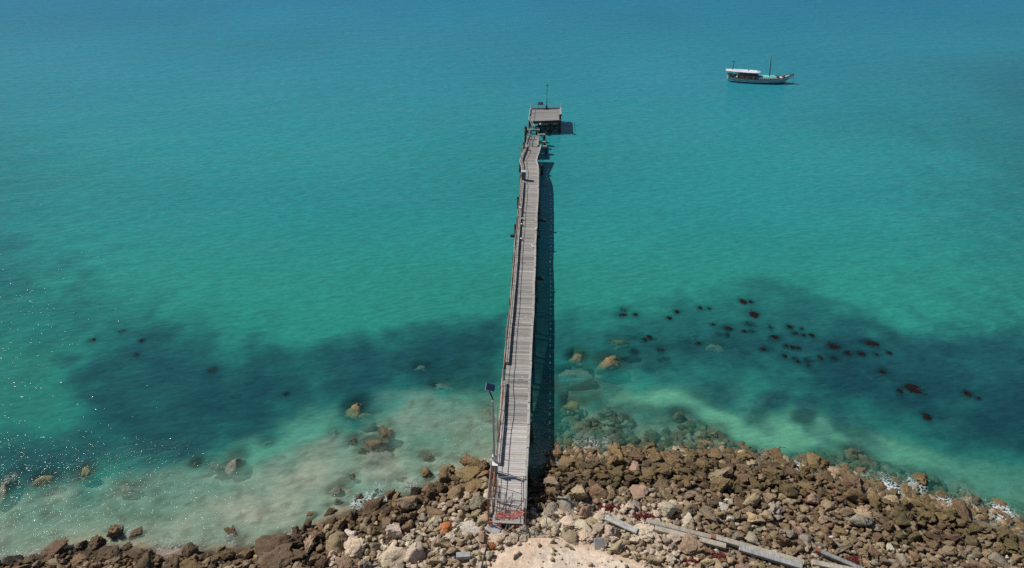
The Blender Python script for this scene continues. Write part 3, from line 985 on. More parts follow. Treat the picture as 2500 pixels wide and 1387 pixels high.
ROCKS = []  # dict
for (px, py, w, h, ang, col, shp, lab, short) in HERO:
    x, y, z = land_point(px, py, .12)
    mpp = to_px(x, y, z)[2] / FPX
    rx, rz = w * mpp * .5, h * mpp * .5
    ry = (rx * .45 + rz * .75)
    if abs(ang) > 45:
        rx, ry, rz = h * mpp * .5 * .8, w * mpp * .5, h * mpp * .5
        ang = 0
    zc = max(z, -.25) + rz * .30
    ROCKS.append(dict(x=x, y=y, z=zc, s=(rx * 1.08, ry * 1.08, rz * .86), ang=R(ang * 1.2), col=col, shp=shp, hero=True, label=lab, short=short, size=w * h))
    placed.append((x, y, (rx + ry) / 2))


def zone(px, py, s):
    """palette weights by place on the shore"""
    if px < 800:
        return ['dark brown'] * 5 + ['brown'] * 4 + ['golden-brown'] * 2 + ['grey-brown'] * (4 if py > 1350 else 1) + (['tan'] * 3 if s > 1.2 else [])
    if 880 < px < 1215 and py > 1262 + (1215 - px) * .16 and s > 1.5:
        return ['cream'] * 9 + ['tan'] * 4 + ['pinkish'] * 2 + ['grey'] * 2 + ['white']
    if px < 1215:
        if s < 1.6:
            return ['dark brown'] * 3 + ['golden-brown'] * 5 + ['brown'] * 4
        if s < 4.0 - 1.2 * (px > 1000):
            return ['brown'] * 4 + ['golden-brown'] * 3 + ['grey-brown'] * 4 + ['tan'] * 2
        return ['cream'] * 6 + ['tan'] * 5 + ['grey-brown'] * 2 + ['grey'] * 2 + ['pinkish'] * 2 + ['white']
    if s < 1.4:
        return ['golden-brown'] * 8 + ['olive-brown'] * 3 + ['dark brown'] * 2
    if s < 3.2:
        return ['olive-brown'] * 5 + ['golden-brown'] * 3 + ['brown'] * 3 + ['grey-brown'] * 2 + ['dark brown'] * 2
    if px < 1700 and py > 1235:
        return ['cream'] * 11 + ['tan'] * 4 + ['grey'] + ['pinkish'] + ['white']
    if px > 2150 and py < 1340:
        return ['olive-brown'] * 4 + ['brown'] * 4 + ['dark brown'] * 3 + ['grey-brown'] * 3
    return ['grey-brown'] * 8 + ['grey'] * 3 + ['brown'] * 4 + ['pinkish'] * 1 + ['tan'] * 4 + ['white']


def try_rocks(n, r0, r1, kpack=.80, smin=-.45, dens=None):
    got = 0
    for _ in range(n):
        x = random.uniform(-44, 50)
        s = random.uniform(smin, 13)
        y = float(yw(x)) - s
        if y < 21:
            continue
        px, py, dep = to_px(x, y, 1.0)
        if py > 1470 or px < -420 or px > 2950:
            continue
        r = random.uniform(r0, r1)
        dsand = float(poly_sd(SAND, np.array([x]), np.array([y]))[0])
        if dsand > -r * .4 and not (r < .17 and random.random() < .13):
            continue
        if px > 1560 and py > 1290 and r > .40 and random.random() < .8:
            continue
        if s < 0 and (px < 800 or random.random() < .55):
            continue
        if px < 620 and s < .8 and random.random() < .75:
            continue
        if s < .5 and r < .3:
            continue
        bd = min(seg_dist(x, y, a, b) for a, b in BEAMW)
        if bd < r + .22 and r > .17:
            continue
        if any(math.hypot(x - q[0], y - q[1]) < r + .42 for q in SLABW):
            continue
        if r > .2 and any(math.hypot(x - q[0], (y - q[1]) * 1.5) < r + wd[2] * .012 for q, wd in zip(WEEDW, WEED)):
            continue
        t = (Vector((x, y, 0)) - PIER0).dot(PU)
        lat = abs((Vector((x, y, 0)) - PIER0).dot(PR))
        latr = (Vector((x, y, 0)) - PIER0).dot(PR)
        if -1.4 < latr < 2.6 and t > .4 and r > .30:
            continue
        if not free(x, y, r, kpack):
            continue
        zone_c = zone(px, py, s) if dsand < -.3 else ['cream', 'cream', 'tan']
        col = random.choice(zone_c)
        if col == 'white' and r > .26:
            col = 'tan' if s > 4 else 'grey-brown'
        if col in ('pinkish', 'grey') and random.random() < .35:
            col = 'grey-brown' if px > 1500 else 'tan'
        shp = random.choice(['knobbly', 'knobbly', 'blocky', 'blocky'] if s < 3 else ['rounded', 'blocky', 'blocky', 'knobbly'])
        asp = random.uniform(.50, 1.0)
        hz = random.uniform(.70, 1.15)
        z = float(terrain_z(x, y))
        ROCKS.append(dict(x=x, y=y, z=z + r * hz * (.72 if s > .6 else .45), s=(r * 1.12 / math.sqrt(asp), r * 1.12 * math.sqrt(asp), r * hz), ang=random.uniform(-.9, .9) + (.35 if px < 1200 else -.15),
                          col=col, shp=shp, hero=False, label=None, short=None, size=(2 * r * FPX / dep) ** 2))
        placed.append((x, y, r))
        got += 1
    return got


try_rocks(520, .44, .64, .86)
try_rocks(2700, .30, .44, .80)
try_rocks(12000, .18, .30, .74)
try_rocks(15000, .12, .21, .74, smin=.5)


def jitter(c, k=.16):
    f = 1 + random.uniform(-k, k)
    return tuple(max(.01, v * f * (1 + random.uniform(-.05, .05))) for v in c)


for r_ in ROCKS:
    px, py, dep = to_px(r_['x'], r_['y'], r_['z'])
    r_['px'], r_['py'] = px, py
    r_['inview'] = -10 < px < 2510 and 0 < py < 1392
cand = [r_ for r_ in ROCKS if r_['inview'] and not r_['hero']]
cand.sort(key=lambda q: -q['size'])
N_IND = 300 - len(HERO)
ind = cand[:N_IND]
rest = [r_ for r_ in ROCKS if not r_['hero'] and r_ not in ind]

# labels: each remaining individual is named by its look and its place beside a landmark
LM = [(q['x'], q['y'], 'the ' + q['short']) for q in ROCKS if q['short']]
LM += [((a.x + b.x) / 2, (a.y + b.y) / 2, 'the ' + nm) for (a, b), nm in zip(BEAMW, ['upper beam', 'pale flat beam', 'long strapped beam', 'blue-grey beam', 'rusty-ended beam', None, None]) if nm]
LM += [(SLABW[0][0], SLABW[0][1], 'the square grey slab')]
ORD = ['nearest', 'second nearest', 'third', 'fourth', 'fifth', 'sixth', 'seventh', 'eighth', 'ninth', 'tenth', 'eleventh', 'twelfth', 'thirteenth', 'fourteenth', 'fifteenth', 'sixteenth', 'seventeenth', 'eighteenth', 'nineteenth', 'twentieth']
buckets = {}
for q in ind:
    j = min(range(len(LM)), key=lambda i: (LM[i][0] - q['x']) ** 2 + (LM[i][1] - q['y']) ** 2)
    dx, dy = q['x'] - LM[j][0], q['y'] - LM[j][1]
    side = ('to the right of' if dx > 0 else 'to the left of') if abs(dx) > abs(dy) else ('seaward of' if dy > 0 else 'landward of')
    buckets.setdefault((j, side), []).append((math.hypot(dx, dy), q))
sz = sorted(q['size'] for q in ind)
for (j, side), lst in buckets.items():
    lst.sort(key=lambda e: e[0])
    for k, (d, q) in enumerate(lst):
        big = 'large' if q['size'] > sz[int(len(sz) * .7)] else ('mid-sized' if q['size'] > sz[int(len(sz) * .3)] else 'smaller')
        q['label'] = f"{big} {q['col']} {q['shp']} rock, {ORD[min(k, 19)]} {side} {LM[j][2]}"

for q in [r_ for r_ in ROCKS if r_['hero']] + ind:
    o = bpy.data.objects.new('rock', SHAPES[random.choice(BYKIND[q['shp']])][1])
    COL.objects.link(o)
    o.location = (q['x'], q['y'], q['z'])
    o.scale = q['s']
    tl = .2 if q['hero'] else .5
    o.rotation_euler = (random.uniform(-tl, tl), random.uniform(-tl, tl), q['ang'] + random.choice((0, math.pi)))
    o.color = (*jitter(PAL[q['col']]), 1)
    tag(o, q['label'], 'rock', 'rocks along the shore')


def merge(items, name, kind='stuff', pebbles=False):
    V, F, Cc, off = [], [], [], 0
    for q in items:
        v, f = PEB[random.randrange(len(PEB))] if pebbles else SHAPES[random.choice(BYKIND[q['shp']])][2:4]
        e = Matrix.Rotation(q['ang'], 3, 'Z') @ Matrix.Rotation(random.uniform(-.3, .3), 3, 'X') @ Matrix.Rotation(random.uniform(-.3, .3), 3, 'Y') @ Matrix.Rotation(random.choice((0, math.pi)), 3, 'Z')
        p = (v * np.array(q['s'])[None, :]) @ np.array(e).T + np.array((q['x'], q['y'], q['z']))
        V.append(p)
        F.append(f + off)
        off += len(v)
        Cc.append(np.repeat(np.array([[*jitter(PAL[q['col']], .2), 1]]), len(v), 0))
    o = link(name, mesh_arrays(name, np.vstack(V), np.vstack(F), {'Col': np.vstack(Cc)}), M['rock_mass'])
    tag(o, kind=kind)
    return o


merge(rest, 'small_rocks')
# pebbles and stone chips between the rocks
peb = []
for _ in range(11500):
    x = random.uniform(-42, 48)
    s = random.uniform(.5, 12.5)
    if s < 3.5 and random.random() < .75:
        continue
    y = float(yw(x)) - s
    px, py, dep = to_px(x, y, 1.2)
    if py > 1460 or px < -400 or px > 2900 or y < 21:
        continue
    ds = float(poly_sd(SAND, np.array([x]), np.array([y]))[0])
    if ds > .1 and random.random() < .80:
        continue
    r = random.uniform(.05, .14) if ds < .1 else random.uniform(.03, .08)
    peb.append(dict(x=x, y=y, z=float(terrain_z(x, y)) + r * .4, s=(r * random.uniform(.9, 1.5), r, r * random.uniform(.5, .9)), ang=random.uniform(0, 6.28), col=random.choice(zone(px, py, s) if ds < -.2 else ['cream', 'tan']), shp='blocky'))
tag(merge(peb, 'pebbles', pebbles=True), kind='stuff')

# reef rocks awash or just under water
for k, (x, y, rx, ry, top, lab) in enumerate(REEFW):
    o = bpy.data.objects.new('reef_rock', SHAPES[random.choice(BYKIND['rounded'] if rx > .5 else BYKIND['knobbly'])][1])
    COL.objects.link(o)
    hz = max(.35, min(.8, ry * .8))
    o.location = (x, y, top - hz * .90 + .02)
    o.scale = (rx * 1.05, ry * 1.05, hz)
    o.rotation_euler = (0, 0, random.uniform(-.3, .3))
    pal = (.30, .21, .095) if 'golden' in lab or 'ochre' in lab else ((.34, .27, .19) if 'pale' in lab or 'faint' in lab else ((.20, .14, .08) if 'dark' in lab or 'brown' in lab else (.32, .24, .12)))
    o.color = (*jitter(pal, .1), 1)
    tag(o, lab, 'reef rock', 'reef rocks in the shallows')
# drowned stones off the waterline: far too many and too dim to count
sub = []
for _ in range(2600):
    x = random.uniform(3, 38)
    s = -random.uniform(.2, 6.5)
    y = float(yw(x)) - s
    px, py, dep = to_px(x, y, -.2)
    if px < 1335 or px > 2520:
        continue
    r = random.uniform(.18, .5)
    sub.append((x, y, r, px, py))
SX, SY = np.array([q[0] for q in sub]), np.array([q[1] for q in sub])
ixs = np.clip(np.searchsorted(AX, SX), 0, NX - 1)
iys = np.clip(np.searchsorted(AY, SY), 0, NY - 1)
keep = []
for q, rf, tz in zip(sub, REEF.reshape(NY, NX)[iys, ixs], TZ.reshape(NY, NX)[iys, ixs]):
    dsh = float(yw(q[0])) - q[1]
    if (rf > .3 and random.random() < .35) or (dsh > -2.2 and random.random() < .75) or (dsh > -3.6 and random.random() < .3):
        keep.append(dict(x=q[0], y=q[1], z=min(tz + q[2] * .25, -.32 * q[2]), s=(q[2] * 1.2, q[2], q[2] * .7), ang=random.uniform(-1, 1), col=random.choice(['golden-brown', 'olive-brown', 'brown', 'tan']), shp='knobbly'))
merge(keep, 'drowned_stones')

# ------------------------------------------------------------------ beams, slabs, pole, seaweed
for (p0, p1, w, h, col, lab), (a, b) in zip(BEAMS, BEAMW):
    t = thing('beam', lab, 'beam', a, 'old beams lying on the rocks')
    MB().bar(a, b, w, h, col, .03, random.uniform(-.12, .12)).build('beam_body', M['timber'], t)
    if 'rusty' in lab:
        d = (b - a).normalized()
        MB().bar(a - d * .02, a + d * .30, w + .02, h + .02, (.33, .12, .05), .02).build('rusty_end', M['rust'], t)


def slab(i, size, col, rot, lab, name='concrete_slab'):
    x, y, z = SLABW[i]
    m = Matrix.Rotation(rot[2], 3, 'Z') @ Matrix.Rotation(rot[0], 3, 'X') @ Matrix.Rotation(rot[1], 3, 'Y')
    tag(MB().box((x, y, z + .28), size, col, m, .02).build(name, M['concrete']), lab, 'concrete')


slab(0, (.62, .10, .74), (.40, .39, .37), (R(-38), 0, R(6)), 'square grey slab leaning among cream boulders beside the sandy mound')
slab(1, (.85, .34, .32), (.38, .38, .38), (R(4), R(-2), R(3)), 'rectangular grey block among pale stones left of the sandy mound', 'concrete_block')
slab(2, (.92, .62, .34), (.46, .46, .46), (R(16), R(14), R(-28)), 'tilted pale grey broken slab right below the jetty end')
a, b = land_point(1190, 1338), land_point(1174, 1400)
tag(MB().tube([(a[0], a[1], a[2] + .35), ((a[0] + b[0]) / 2, (a[1] + b[1]) / 2, (a[2] + b[2]) / 2 + .36), (b[0], b[1], b[2] + .3)], .05, seg=8).build('pipe', M['darkmetal']), 'thin dark pipe lying on stones at the left edge of the sandy mound', 'pipe')
for (px, py, w, h, lab), (x, y, z) in zip(WEED, WEEDW):
    mpp = to_px(x, y, z)[2] / FPX
    mb = MB()
    for _ in range(int(w * h * .75)):
        an, rr = random.uniform(0, 6.28), math.sqrt(random.random())
        qx, qy = x + math.cos(an) * rr * w * mpp * .5, y + math.sin(an) * rr * h * mpp * .62
        qz = float(terrain_z(qx, qy, False)) + random.uniform(.04, .24) * (1.2 - rr)
        L = random.uniform(.08, .24)
        d = Vector((random.uniform(-1, 1), random.uniform(-1, 1), random.uniform(-.35, .5))).normalized() * L
        n = Vector((-d.y, d.x, random.uniform(-.2, .2))).normalized() * random.uniform(.015, .04)
        p = Vector((qx, qy, qz))
        k = random.uniform(.5, 1.5)
        mb.poly([p - n, p + n, p + d + n * .4, p + d - n * .4], [(0, 1, 2, 3)], (.13 * k, .022 * k, .014 * k))
    tag(mb.build('seaweed_patch', M['weed']), lab, 'seaweed', 'red seaweed washed up on the rocks')

# ------------------------------------------------------------------ kelp clumps at the surface
def kelp_mesh(seed):
    r = random.Random(seed)
    mb = MB()
    for _ in range(150):
        an = r.uniform(0, 6.28)
        rr = math.sqrt(r.random()) * .85
        lob = .62 + .38 * math.sin(an * (2 + seed % 3) + seed * 1.7)
        rr *= lob + .12
        p = Vector((math.cos(an) * rr, math.sin(an) * rr * .9, r.uniform(-.20, .10) * (1.15 - rr)))
        a2 = an + r.uniform(-.9, .9)
        L = r.uniform(.18, .42)
        pts = [p + Vector((math.cos(a2) * L * t, math.sin(a2) * L * t, .12 * math.sin(t * 3) * r.uniform(-.6, 1.2) - .06 * t)) for t in (0, .5, 1)]
        n = Vector((-math.sin(a2), math.cos(a2), r.uniform(-.7, .7))) * r.uniform(.03, .075)
        k = r.uniform(.35, 1.3)
        c = (.011 * k, .0075 * k, .007 * k) if r.random() < .90 else (.085 * k, .040 * k, .014 * k)
        mb.poly([pts[0] - n * .6, pts[0] + n * .6, pts[1] + n, pts[1] - n, pts[2] + n * .3, pts[2] - n * .3], [(0, 1, 2, 3), (3, 2, 4, 5)], c)
    # dark holdfast mound below the fronds
    v, f = ico(2)
    v = v * np.array([[.90, .84, .16]]) * (1 + .30 * fbm(v[:, 0] * 2, v[:, 1] * 2, v[:, 2] * 2, seed, 3))[:, None]
    v[:, 2] -= .055
    mb.poly([tuple(p) for p in v], [tuple(q) for q in f], (.012, .008, .007))
    me = bpy.data.meshes.new('kelp')
    me.from_pydata(mb.v, [], mb.f)
    at = me.attributes.new('Col', 'FLOAT_COLOR', 'POINT')
    at.data.foreach_set('color', np.asarray(mb.c, np.float32).ravel())
    me.materials.append(M['kelp'])
    return me


KM = [kelp_mesh(500 + k) for k in range(6)]
KW = []
for (px, py, w, h) in KELP:
    x, y, _ = gp(px, py)
    mpp = to_px(x, y, 0)[2] / FPX
    KW.append((x, y, w * mpp * .5, h * mpp * .5 * 1.55))
KLM = [(37, 'widest kelp mat', 'widest kelp mat, a long dark raft far right of the jetty'), (41, 'orange-flecked kelp raft', 'orange-flecked kelp raft nearest the right edge dark water'), (1, 'twin kelp clump', 'front half of the twin kelp clump nearest the jetty'),
       (9, 'tall round kelp clump', 'tall round kelp clump second most seaward of the field'), (33, 'big frayed kelp clump', 'big frayed kelp clump left of the widest kelp mat'), (16, 'oval kelp clump', 'smooth oval kelp clump in the middle of the field'),
       (29, 'golden-tipped kelp clump', 'golden-tipped kelp clump at the shoreward edge of the field'), (48, 'reef-side kelp clump', 'dark kelp clump beside the biggest golden reef rock'), (50, 'red kelp speck', 'red kelp speck farthest left in the dark water'), (53, 'dim kelp tuft', 'dim kelp tuft in the middle of the left dark water')]
klab = {i: lab for i, s, lab in KLM}
kb = {}
for i, q in enumerate(KW):
    if i in klab:
        continue
    j = min(range(len(KLM)), key=lambda m: (KW[KLM[m][0]][0] - q[0]) ** 2 + (KW[KLM[m][0]][1] - q[1]) ** 2)
    dx, dy = q[0] - KW[KLM[j][0]][0], q[1] - KW[KLM[j][0]][1]
    side = ('to the right of' if dx > 0 else 'to the left of') if abs(dx) > abs(dy) else ('seaward of' if dy > 0 else 'shoreward of')
    kb.setdefault((j, side), []).append((math.hypot(dx, dy), i))
for (j, side), lst in kb.items():
    lst.sort()
    for k, (d, i) in enumerate(lst):
        klab[i] = f"dark brown kelp clump, {ORD[k]} {side} the {KLM[j][1]}"
for i, (x, y, rx, ry) in enumerate(KW):
    o = bpy.data.objects.new('kelp_clump', KM[i % 6])
    COL.objects.link(o)
    o.location = (x, y, random.uniform(-.075, -.035))
    kf = random.uniform(.8, 1.25)
    o.scale = (rx * 1.25 * kf, ry * 1.5 * kf, .75)
    o.rotation_euler = (0, 0, random.uniform(-.35, .35))
    tag(o, klab[i], 'kelp', 'kelp clumps floating off the shore')

# ------------------------------------------------------------------ jetty
def wob(t):
    D = 27.4 + t * PU.y
    lat = np.interp(D, [78, 80, 82.5, 84.3, 86, 87.5, 89.2], [0, -.02, -.15, -.36, -.24, -.02, .15]) + .03 * math.sin(t * .31) + .02 * math.sin(t * .83 + 1)
    dz = np.interp(D, [79, 82, 84.5, 86.5, 89.2], [0, -.08, -.30, -.16, .02]) + .02 * math.sin(t * .5)
    return float(lat), float(dz)


def P(t, lat, z=DECK):
    a, dz = wob(t)
    q = PIER0 + PU * t + PR * (lat + a)
    return Vector((q.x, q.y, z + dz))


LEN = 61.7
pm = Matrix((PR, PU, Vector((0, 0, 1)))).transposed()
jetty = thing('jetty', 'long narrow weathered timber jetty walkway running from the rocks out to sea', 'jetty', (PIER0.x, PIER0.y, 0))


def plank_row(mb, t0, t1, half, fn, newer=-1, step=.205):
    t = t0
    while t < t1 - .02:
        w = step * random.uniform(.85, 1.12)
        w = min(w, t1 - t)
        a, b = fn(t + w * .5 - .005, -half + random.uniform(-.03, .03)), fn(t + w * .5 - .005, half + random.uniform(-.03, .03))
        g = random.uniform(.24, .38)
        if random.random() < .06:
            g *= .68
        if random.random() < .08:
            g *= 1.22
        if t < newer:
            g = g * .55 + .32
        tone = random.uniform(0, 1)
        col = (g * (1.0 + .05 * tone), g * (.955 + .01 * tone), g * (.92 - .06 * tone))
        dz = random.uniform(-.008, .010)
        mb.bar(a + Vector((0, 0, -.03 + dz)), b + Vector((0, 0, -.03 + dz)), w - .018, .06, col)
        t += w


mb = MB()
plank_row(mb, 0, LEN, HALF - .10, lambda t, l: P(t, l), newer=8.5)
# a few dark scars and lifted patches on the boards
for t, l in ((33.2, -.3), (36.2, .2), (38.6, -.2), (39.9, -.4), (31.0, -.1), (43.6, .1), (21.0, -.1), (13.5, .35)):
    mb.bar(P(t, l - .22, DECK + .004), P(t, l + .22, DECK + .004), .05, .012, (.035, .033, .03))
for _ in range(46):
    t, l = random.uniform(2, LEN - 1), random.uniform(-.8, .9)
    mb.bar(P(t, l - .03, DECK + .006), P(t, l + random.uniform(.02, .07), DECK + .006), random.uniform(.04, .09), .004, (.62, .61, .58))
mb.build('deck', M['plank'], jetty)


def kerb(side, t0, t1, name='kerb', w=.20, h=.16, gap=True, hgt=.16, segl=2.35, cols=(.40, .385, .36)):
    mb = MB()
    t = t0
    while t < t1 - .3:
        L = min(segl * random.uniform(.9, 1.1), t1 - t)
        k = random.uniform(.85, 1.12)
        c = tuple(v * k for v in cols)
        j = random.uniform(-.02, .02)
        n = 3 if t > 48 else 1
        for q in range(n):
            ta, tb = t + .03 + (L - .06) * q / n, t + .03 + (L - .06) * (q + 1) / n
            mb.bar(P(ta, side + j, DECK + hgt), P(tb, side + j, DECK + hgt), w, h, c, .012 if n == 1 else 0)
        if gap:
            for q in (.14, .5, .86):
                mb.bar(P(t + L * q - .30, side + j, DECK + hgt / 2 - h / 4 - .012), P(t + L * q + .30, side + j, DECK + hgt / 2 - h / 4 - .012), w * .8, hgt - h / 2 + .02, (.17, .15, .13))
        t += L
    return mb.build(name, M['timber'], jetty)


kerb(HALF - .02, 1.0, LEN)                                                    # right kerb raised on blocks
kerb(-HALF - .02, 0.6, LEN, w=.10, hgt=.12, h=.12, cols=(.44, .43, .41))       # thin outer strip on the left
kerb(-HALF + .24, 15.2, 50.0, 'service_timber', .27, .28, False, .17, 5.5, (.37, .345, .315))   # thick timber inside the rail
kerb(-HALF + .24, 4.6, 13.0, 'service_timber', .23, .26, False, .16, 4.0, (.40, .38, .35))
kerb(-HALF + .20, 51.0, LEN, 'service_timber', .22, .24, False, .15, 3.2, (.35, .32, .29))

posts = []
t = 1.0
while t < LEN - .3:
    posts.append(t)
    t += 1.46
lean = lambda t: .20 * math.sin(t * 1.7) * (1 if t > 46 else .12)
rail_pts = []
for t in posts:
    b = P(t, -HALF + .04, DECK - .05)
    # knocked rail near the solar light
    kink = .16 if 9.2 < t < 11.4 else 0
    tp = P(t + lean(t) * .3, -HALF + .04 + lean(t) * .5 + kink, DECK + 1.0 - abs(lean(t)) * .35)
    MB().tube([b, tp], .022, (.3, .3, .3), 6).build('rail_post', M['rust'], jetty)
    rail_pts.append((b, tp))
MB().tube([q[1] for q in rail_pts], .026, (.3, .3, .3), 6).build('top_rail', M['rust'], jetty)
MB().tube([q[0].lerp(q[1], .55) for q in rail_pts], .02, (.3, .3, .3), 6).build('middle_rail', M['rust'], jetty)
# supports
for s in (-.78, .78):
    mb = MB()
    t = .1
    while t < LEN - .5:
        L = min(4.1, LEN - t)
        mb.bar(P(t, s, DECK - .21), P(t + L, s, DECK - .21), .2, .28, (.12, .11, .10))
        t += L
    mb.build('stringer', M['dark_timber'], jetty)
BENTS = [1.0 + 4.05 * i for i in range(15)]
for i, t in enumerate(BENTS):
    ex = .35 if 5 <= i <= 9 else .10
    ext = [.95, .30, .75, .2, .3][i % 5] if 6 <= i <= 10 else .05
    MB().bar(P(t, -HALF - .12 - (.55 if i == 9 else 0), DECK - .49), P(t, HALF + .12 + ext, DECK - .49 - (.22 if ext > .5 else 0)), .28, .28, (.1, .09, .08), .02).build('crossbeam', M['dark_timber'], jetty)
    for s in (-1, 1):
        top = P(t + random.uniform(-.1, .1), s * (HALF + .06), DECK - .34)
        gz = float(terrain_z(top.x, top.y, False)) - .4
        lx = random.uniform(-.08, .10) + (.16 if s > 0 else -.02)
        bot = Vector((top.x + lx * 1.2, top.y + random.uniform(-.12, .12), gz))
        mid = top.lerp(bot, .5) + Vector((random.uniform(-.03, .03), 0, 0))
        MB().tube([top, mid, bot], [.155, .16, .17], (.1, .1, .1), 9).build('pile', M['dark_timber'], jetty, True)
# bent steel props under the shore end
for lat, sw in ((-.98, -.05), (-.05, -.12), (.10, .08), (.95, -.30)):
    a = P(.02, lat, DECK - .08)
    x, y = a.x + sw, a.y - .25
    MB().tube([a, Vector((x, y, float(terrain_z(x, y)) - .15))], .045, (.4, .4, .4), 7).build('prop', M['galv'], jetty)
MB().bar(P(.03, -HALF, DECK - .18), P(.03, HALF, DECK - .18), .10, .22, (.2, .2, .2)).build('end_beam', M['dark_timber'], jetty)

# two short broken spans beyond the end of the walkway
def span(lab, corners, n, kerbs, shade):
    """corners: near-left, near-right, far-right, far-left"""
    nl, nr, fr, fl = [Vector(c) for c in corners]
    t = thing('broken_span', lab, 'jetty span', (nl + nr) / 2, 'broken spans of the walkway')
    mb = MB()
    for k in range(n):
        u = (k + .5) / n
        a, b = nl.lerp(fl, u), nr.lerp(fr, u)
        w = (fl - nl).length / n - .015
        g = random.uniform(.22, .34) * shade
        mb.bar(a, b, w, .06, (g, g * .96, g * .91))
    mb.build('deck', M['plank'], t)
    for s in kerbs:
        a, b = (nl, fl) if s < 0 else (nr, fr)
        o = Vector((s * .02, 0, .12))
        MB().bar(a + o, b + o, .16, .16, (.40, .38, .35)).build('kerb', M['timber'], t)
    MB().bar(nl.lerp(nr, .15) + Vector((0, .1, -.2)), fl.lerp(fr, .15) + Vector((0, -.1, -.2)), .2, .25).build('stringer', M['dark_timber'], t)
    MB().bar(nl.lerp(nr, .85) + Vector((0, .1, -.2)), fl.lerp(fr, .85) + Vector((0, -.1, -.2)), .2, .25).build('stringer', M['dark_timber'], t)
    for q in (nl, nr):
        p = q + Vector((0, .35, -.1))
        MB().tube([p, Vector((p.x + random.uniform(-.1, .1), p.y, -2.4))], .15, seg=8).build('pile', M['dark_timber'], t, True)
    pts = []
    for k in range(4):
        u = k / 3
        b = nl.lerp(fl, u) + Vector((.05, 0, 0))
        tp = b + Vector((.10 * math.sin(k * 2.1), 0, .9))
        MB().tube([b, tp], .03, seg=6).build('rail_post', M['galv'], t)
        pts.append(tp)
    MB().tube(pts, .045, seg=6).build('top_rail', M['galv'], t)
    MB().tube([q - Vector((0, 0, .45)) for q in pts], .035, seg=6).build('middle_rail', M['galv'], t)
    return t


span('first broken walkway span, sunk a step lower than the jetty end', [(1.95, 89.75, 1.72), (3.55, 89.75, 1.70), (3.68, 92.0, 1.78), (2.2, 92.0, 1.82)], 11, (-1, 1), 1.0)
span('second broken walkway span, tilted down on its seaward side', [(2.3, 92.1, 1.86), (3.72, 92.1, 1.82), (4.02, 94.3, 1.52), (2.55, 94.3, 1.56)], 10, (-1,), .8)  # boards coloured darker to stand for the slope turned from the sun


def trestle(lab, y, x0, x1, z, low, piles):
    t = thing('trestle', lab, 'trestle', ((x0 + x1) / 2, y, 0), 'bare trestles beside the broken spans')
    MB().bar((x0, y, z), (x1, y, z + random.uniform(-.04, .04)), .30, .30, (.36, .34, .31), .02).build('crossbeam', M['timber'] if low is None else M['dark_timber'], t)
    if low:
        MB().bar((x0 + .1, y + .02, z - low), (x1 - .05, y + .02, z - low), .24, .26, bev=.02).build('crossbeam', M['dark_timber'], t)
    for px_ in piles:
        MB().tube([(px_, y + .22, z + .1), (px_ + random.uniform(-.06, .06), y + .22, -2.6)], [.15, .17], seg=9).build('pile', M['dark_timber'], t, True)


trestle('bare trestle with pale top beam in the gap before the platform', 96.0, 2.15, 4.05, 1.72, None, (2.3, 3.6))
trestle('bare trestle standing right of the tilted span, with a second beam below', 94.5, 3.7, 4.85, 1.55, None, (4.65,))
trestle('dark trestle stub sticking out right below the tilted span', 93.2, 3.9, 4.85, .95, None, (4.7,))
trestle('dark trestle stub sticking out right beside the sunken span', 91.2, 3.8, 4.95, 1.10, None, (4.85,))


def mooring(lab, x, y, top, r, bracket):
    t = thing('mooring_pile', lab, 'mooring pile', (x, y, 0), 'mooring piles along the walkway')
    MB().tube([(x, y, top), (x + .03, y, top * .4), (x, y, -2.8)], [r, r, r * 1.1], seg=10).build('pile_shaft', M['dark_timber'], t, True)
    MB().tube([(x, y, top), (x, y, top + .16)], [r * 1.18, r * .7], seg=10).build('cap', M['darkmetal'], t)
    if bracket:
        MB().bar((x - .75, y - .1, top - .45), (x - .1, y - .1, top - .45), .07, .07).bar((x - .70, y - .1, top - .45), (x - .15, y - .1, top - 1.1), .06, .06).build('bracket', M['galv'], t)


mooring('tall dark mooring pile with a side bracket left of the sagging deck', 1.62, 88.2, 2.8, .15, True)
mooring('thick dark mooring pile left of the tilted span', 1.98, 95.3, 2.4, .20, False)
mooring('short dark mooring pile left of the deck near the equipment box', 1.10, 79.3, 1.5, .11, False)
mooring('short dark mooring pile left of the deck just seaward of the gulls', .70, 74.3, 1.4, .12, False)
mooring('short dark mooring pile left of the deck beside the gulls', .36, 67.2, 1.5, .13, False)
mooring('short dark mooring pile left of the sagging deck', 1.32, 84.0, 1.6, .11, False)
mooring('dark mooring pile leaning on the right side of the sagging deck', 3.98, 84.2, 1.3, .18, False)

# equipment box on the deck
bx = P(50.8, -HALF + .30)
t_ = thing('equipment_box', 'blue-grey upright equipment box standing on the far half of the jetty', 'equipment box', bx)
MB().box(bx + Vector((0, 0, .56)), (.52, .46, 1.10), (.10, .15, .19), pm, .02).build('box_body', M['paint'], t_)
MB().box(bx + Vector((0, 0, 1.15)), (.60, .54, .08), (.55, .56, .55), pm, .01).build('lid', M['paint'], t_)
MB().box(bx + Vector((0, -.245, .6)), (.36, .03, .8), (.08, .12, .15), pm).build('door', M['paint'], t_)

# ------------------------------------------------------------------ landing platform
PF = [Vector((2.52, 98.95, DECK)), Vector((7.42, 99.55, DECK)), Vector((7.66, 104.7, DECK)), Vector((2.86, 104.45, DECK))]
plat = thing('landing_platform', 'square timber landing platform on dark piles standing alone beyond the jetty', 'platform', (5.1, 101.8, 0))


def pq(u, v, z=0.0):
    return PF[0].lerp(PF[1], u).lerp(PF[3].lerp(PF[2], u), v) + Vector((0, 0, z))


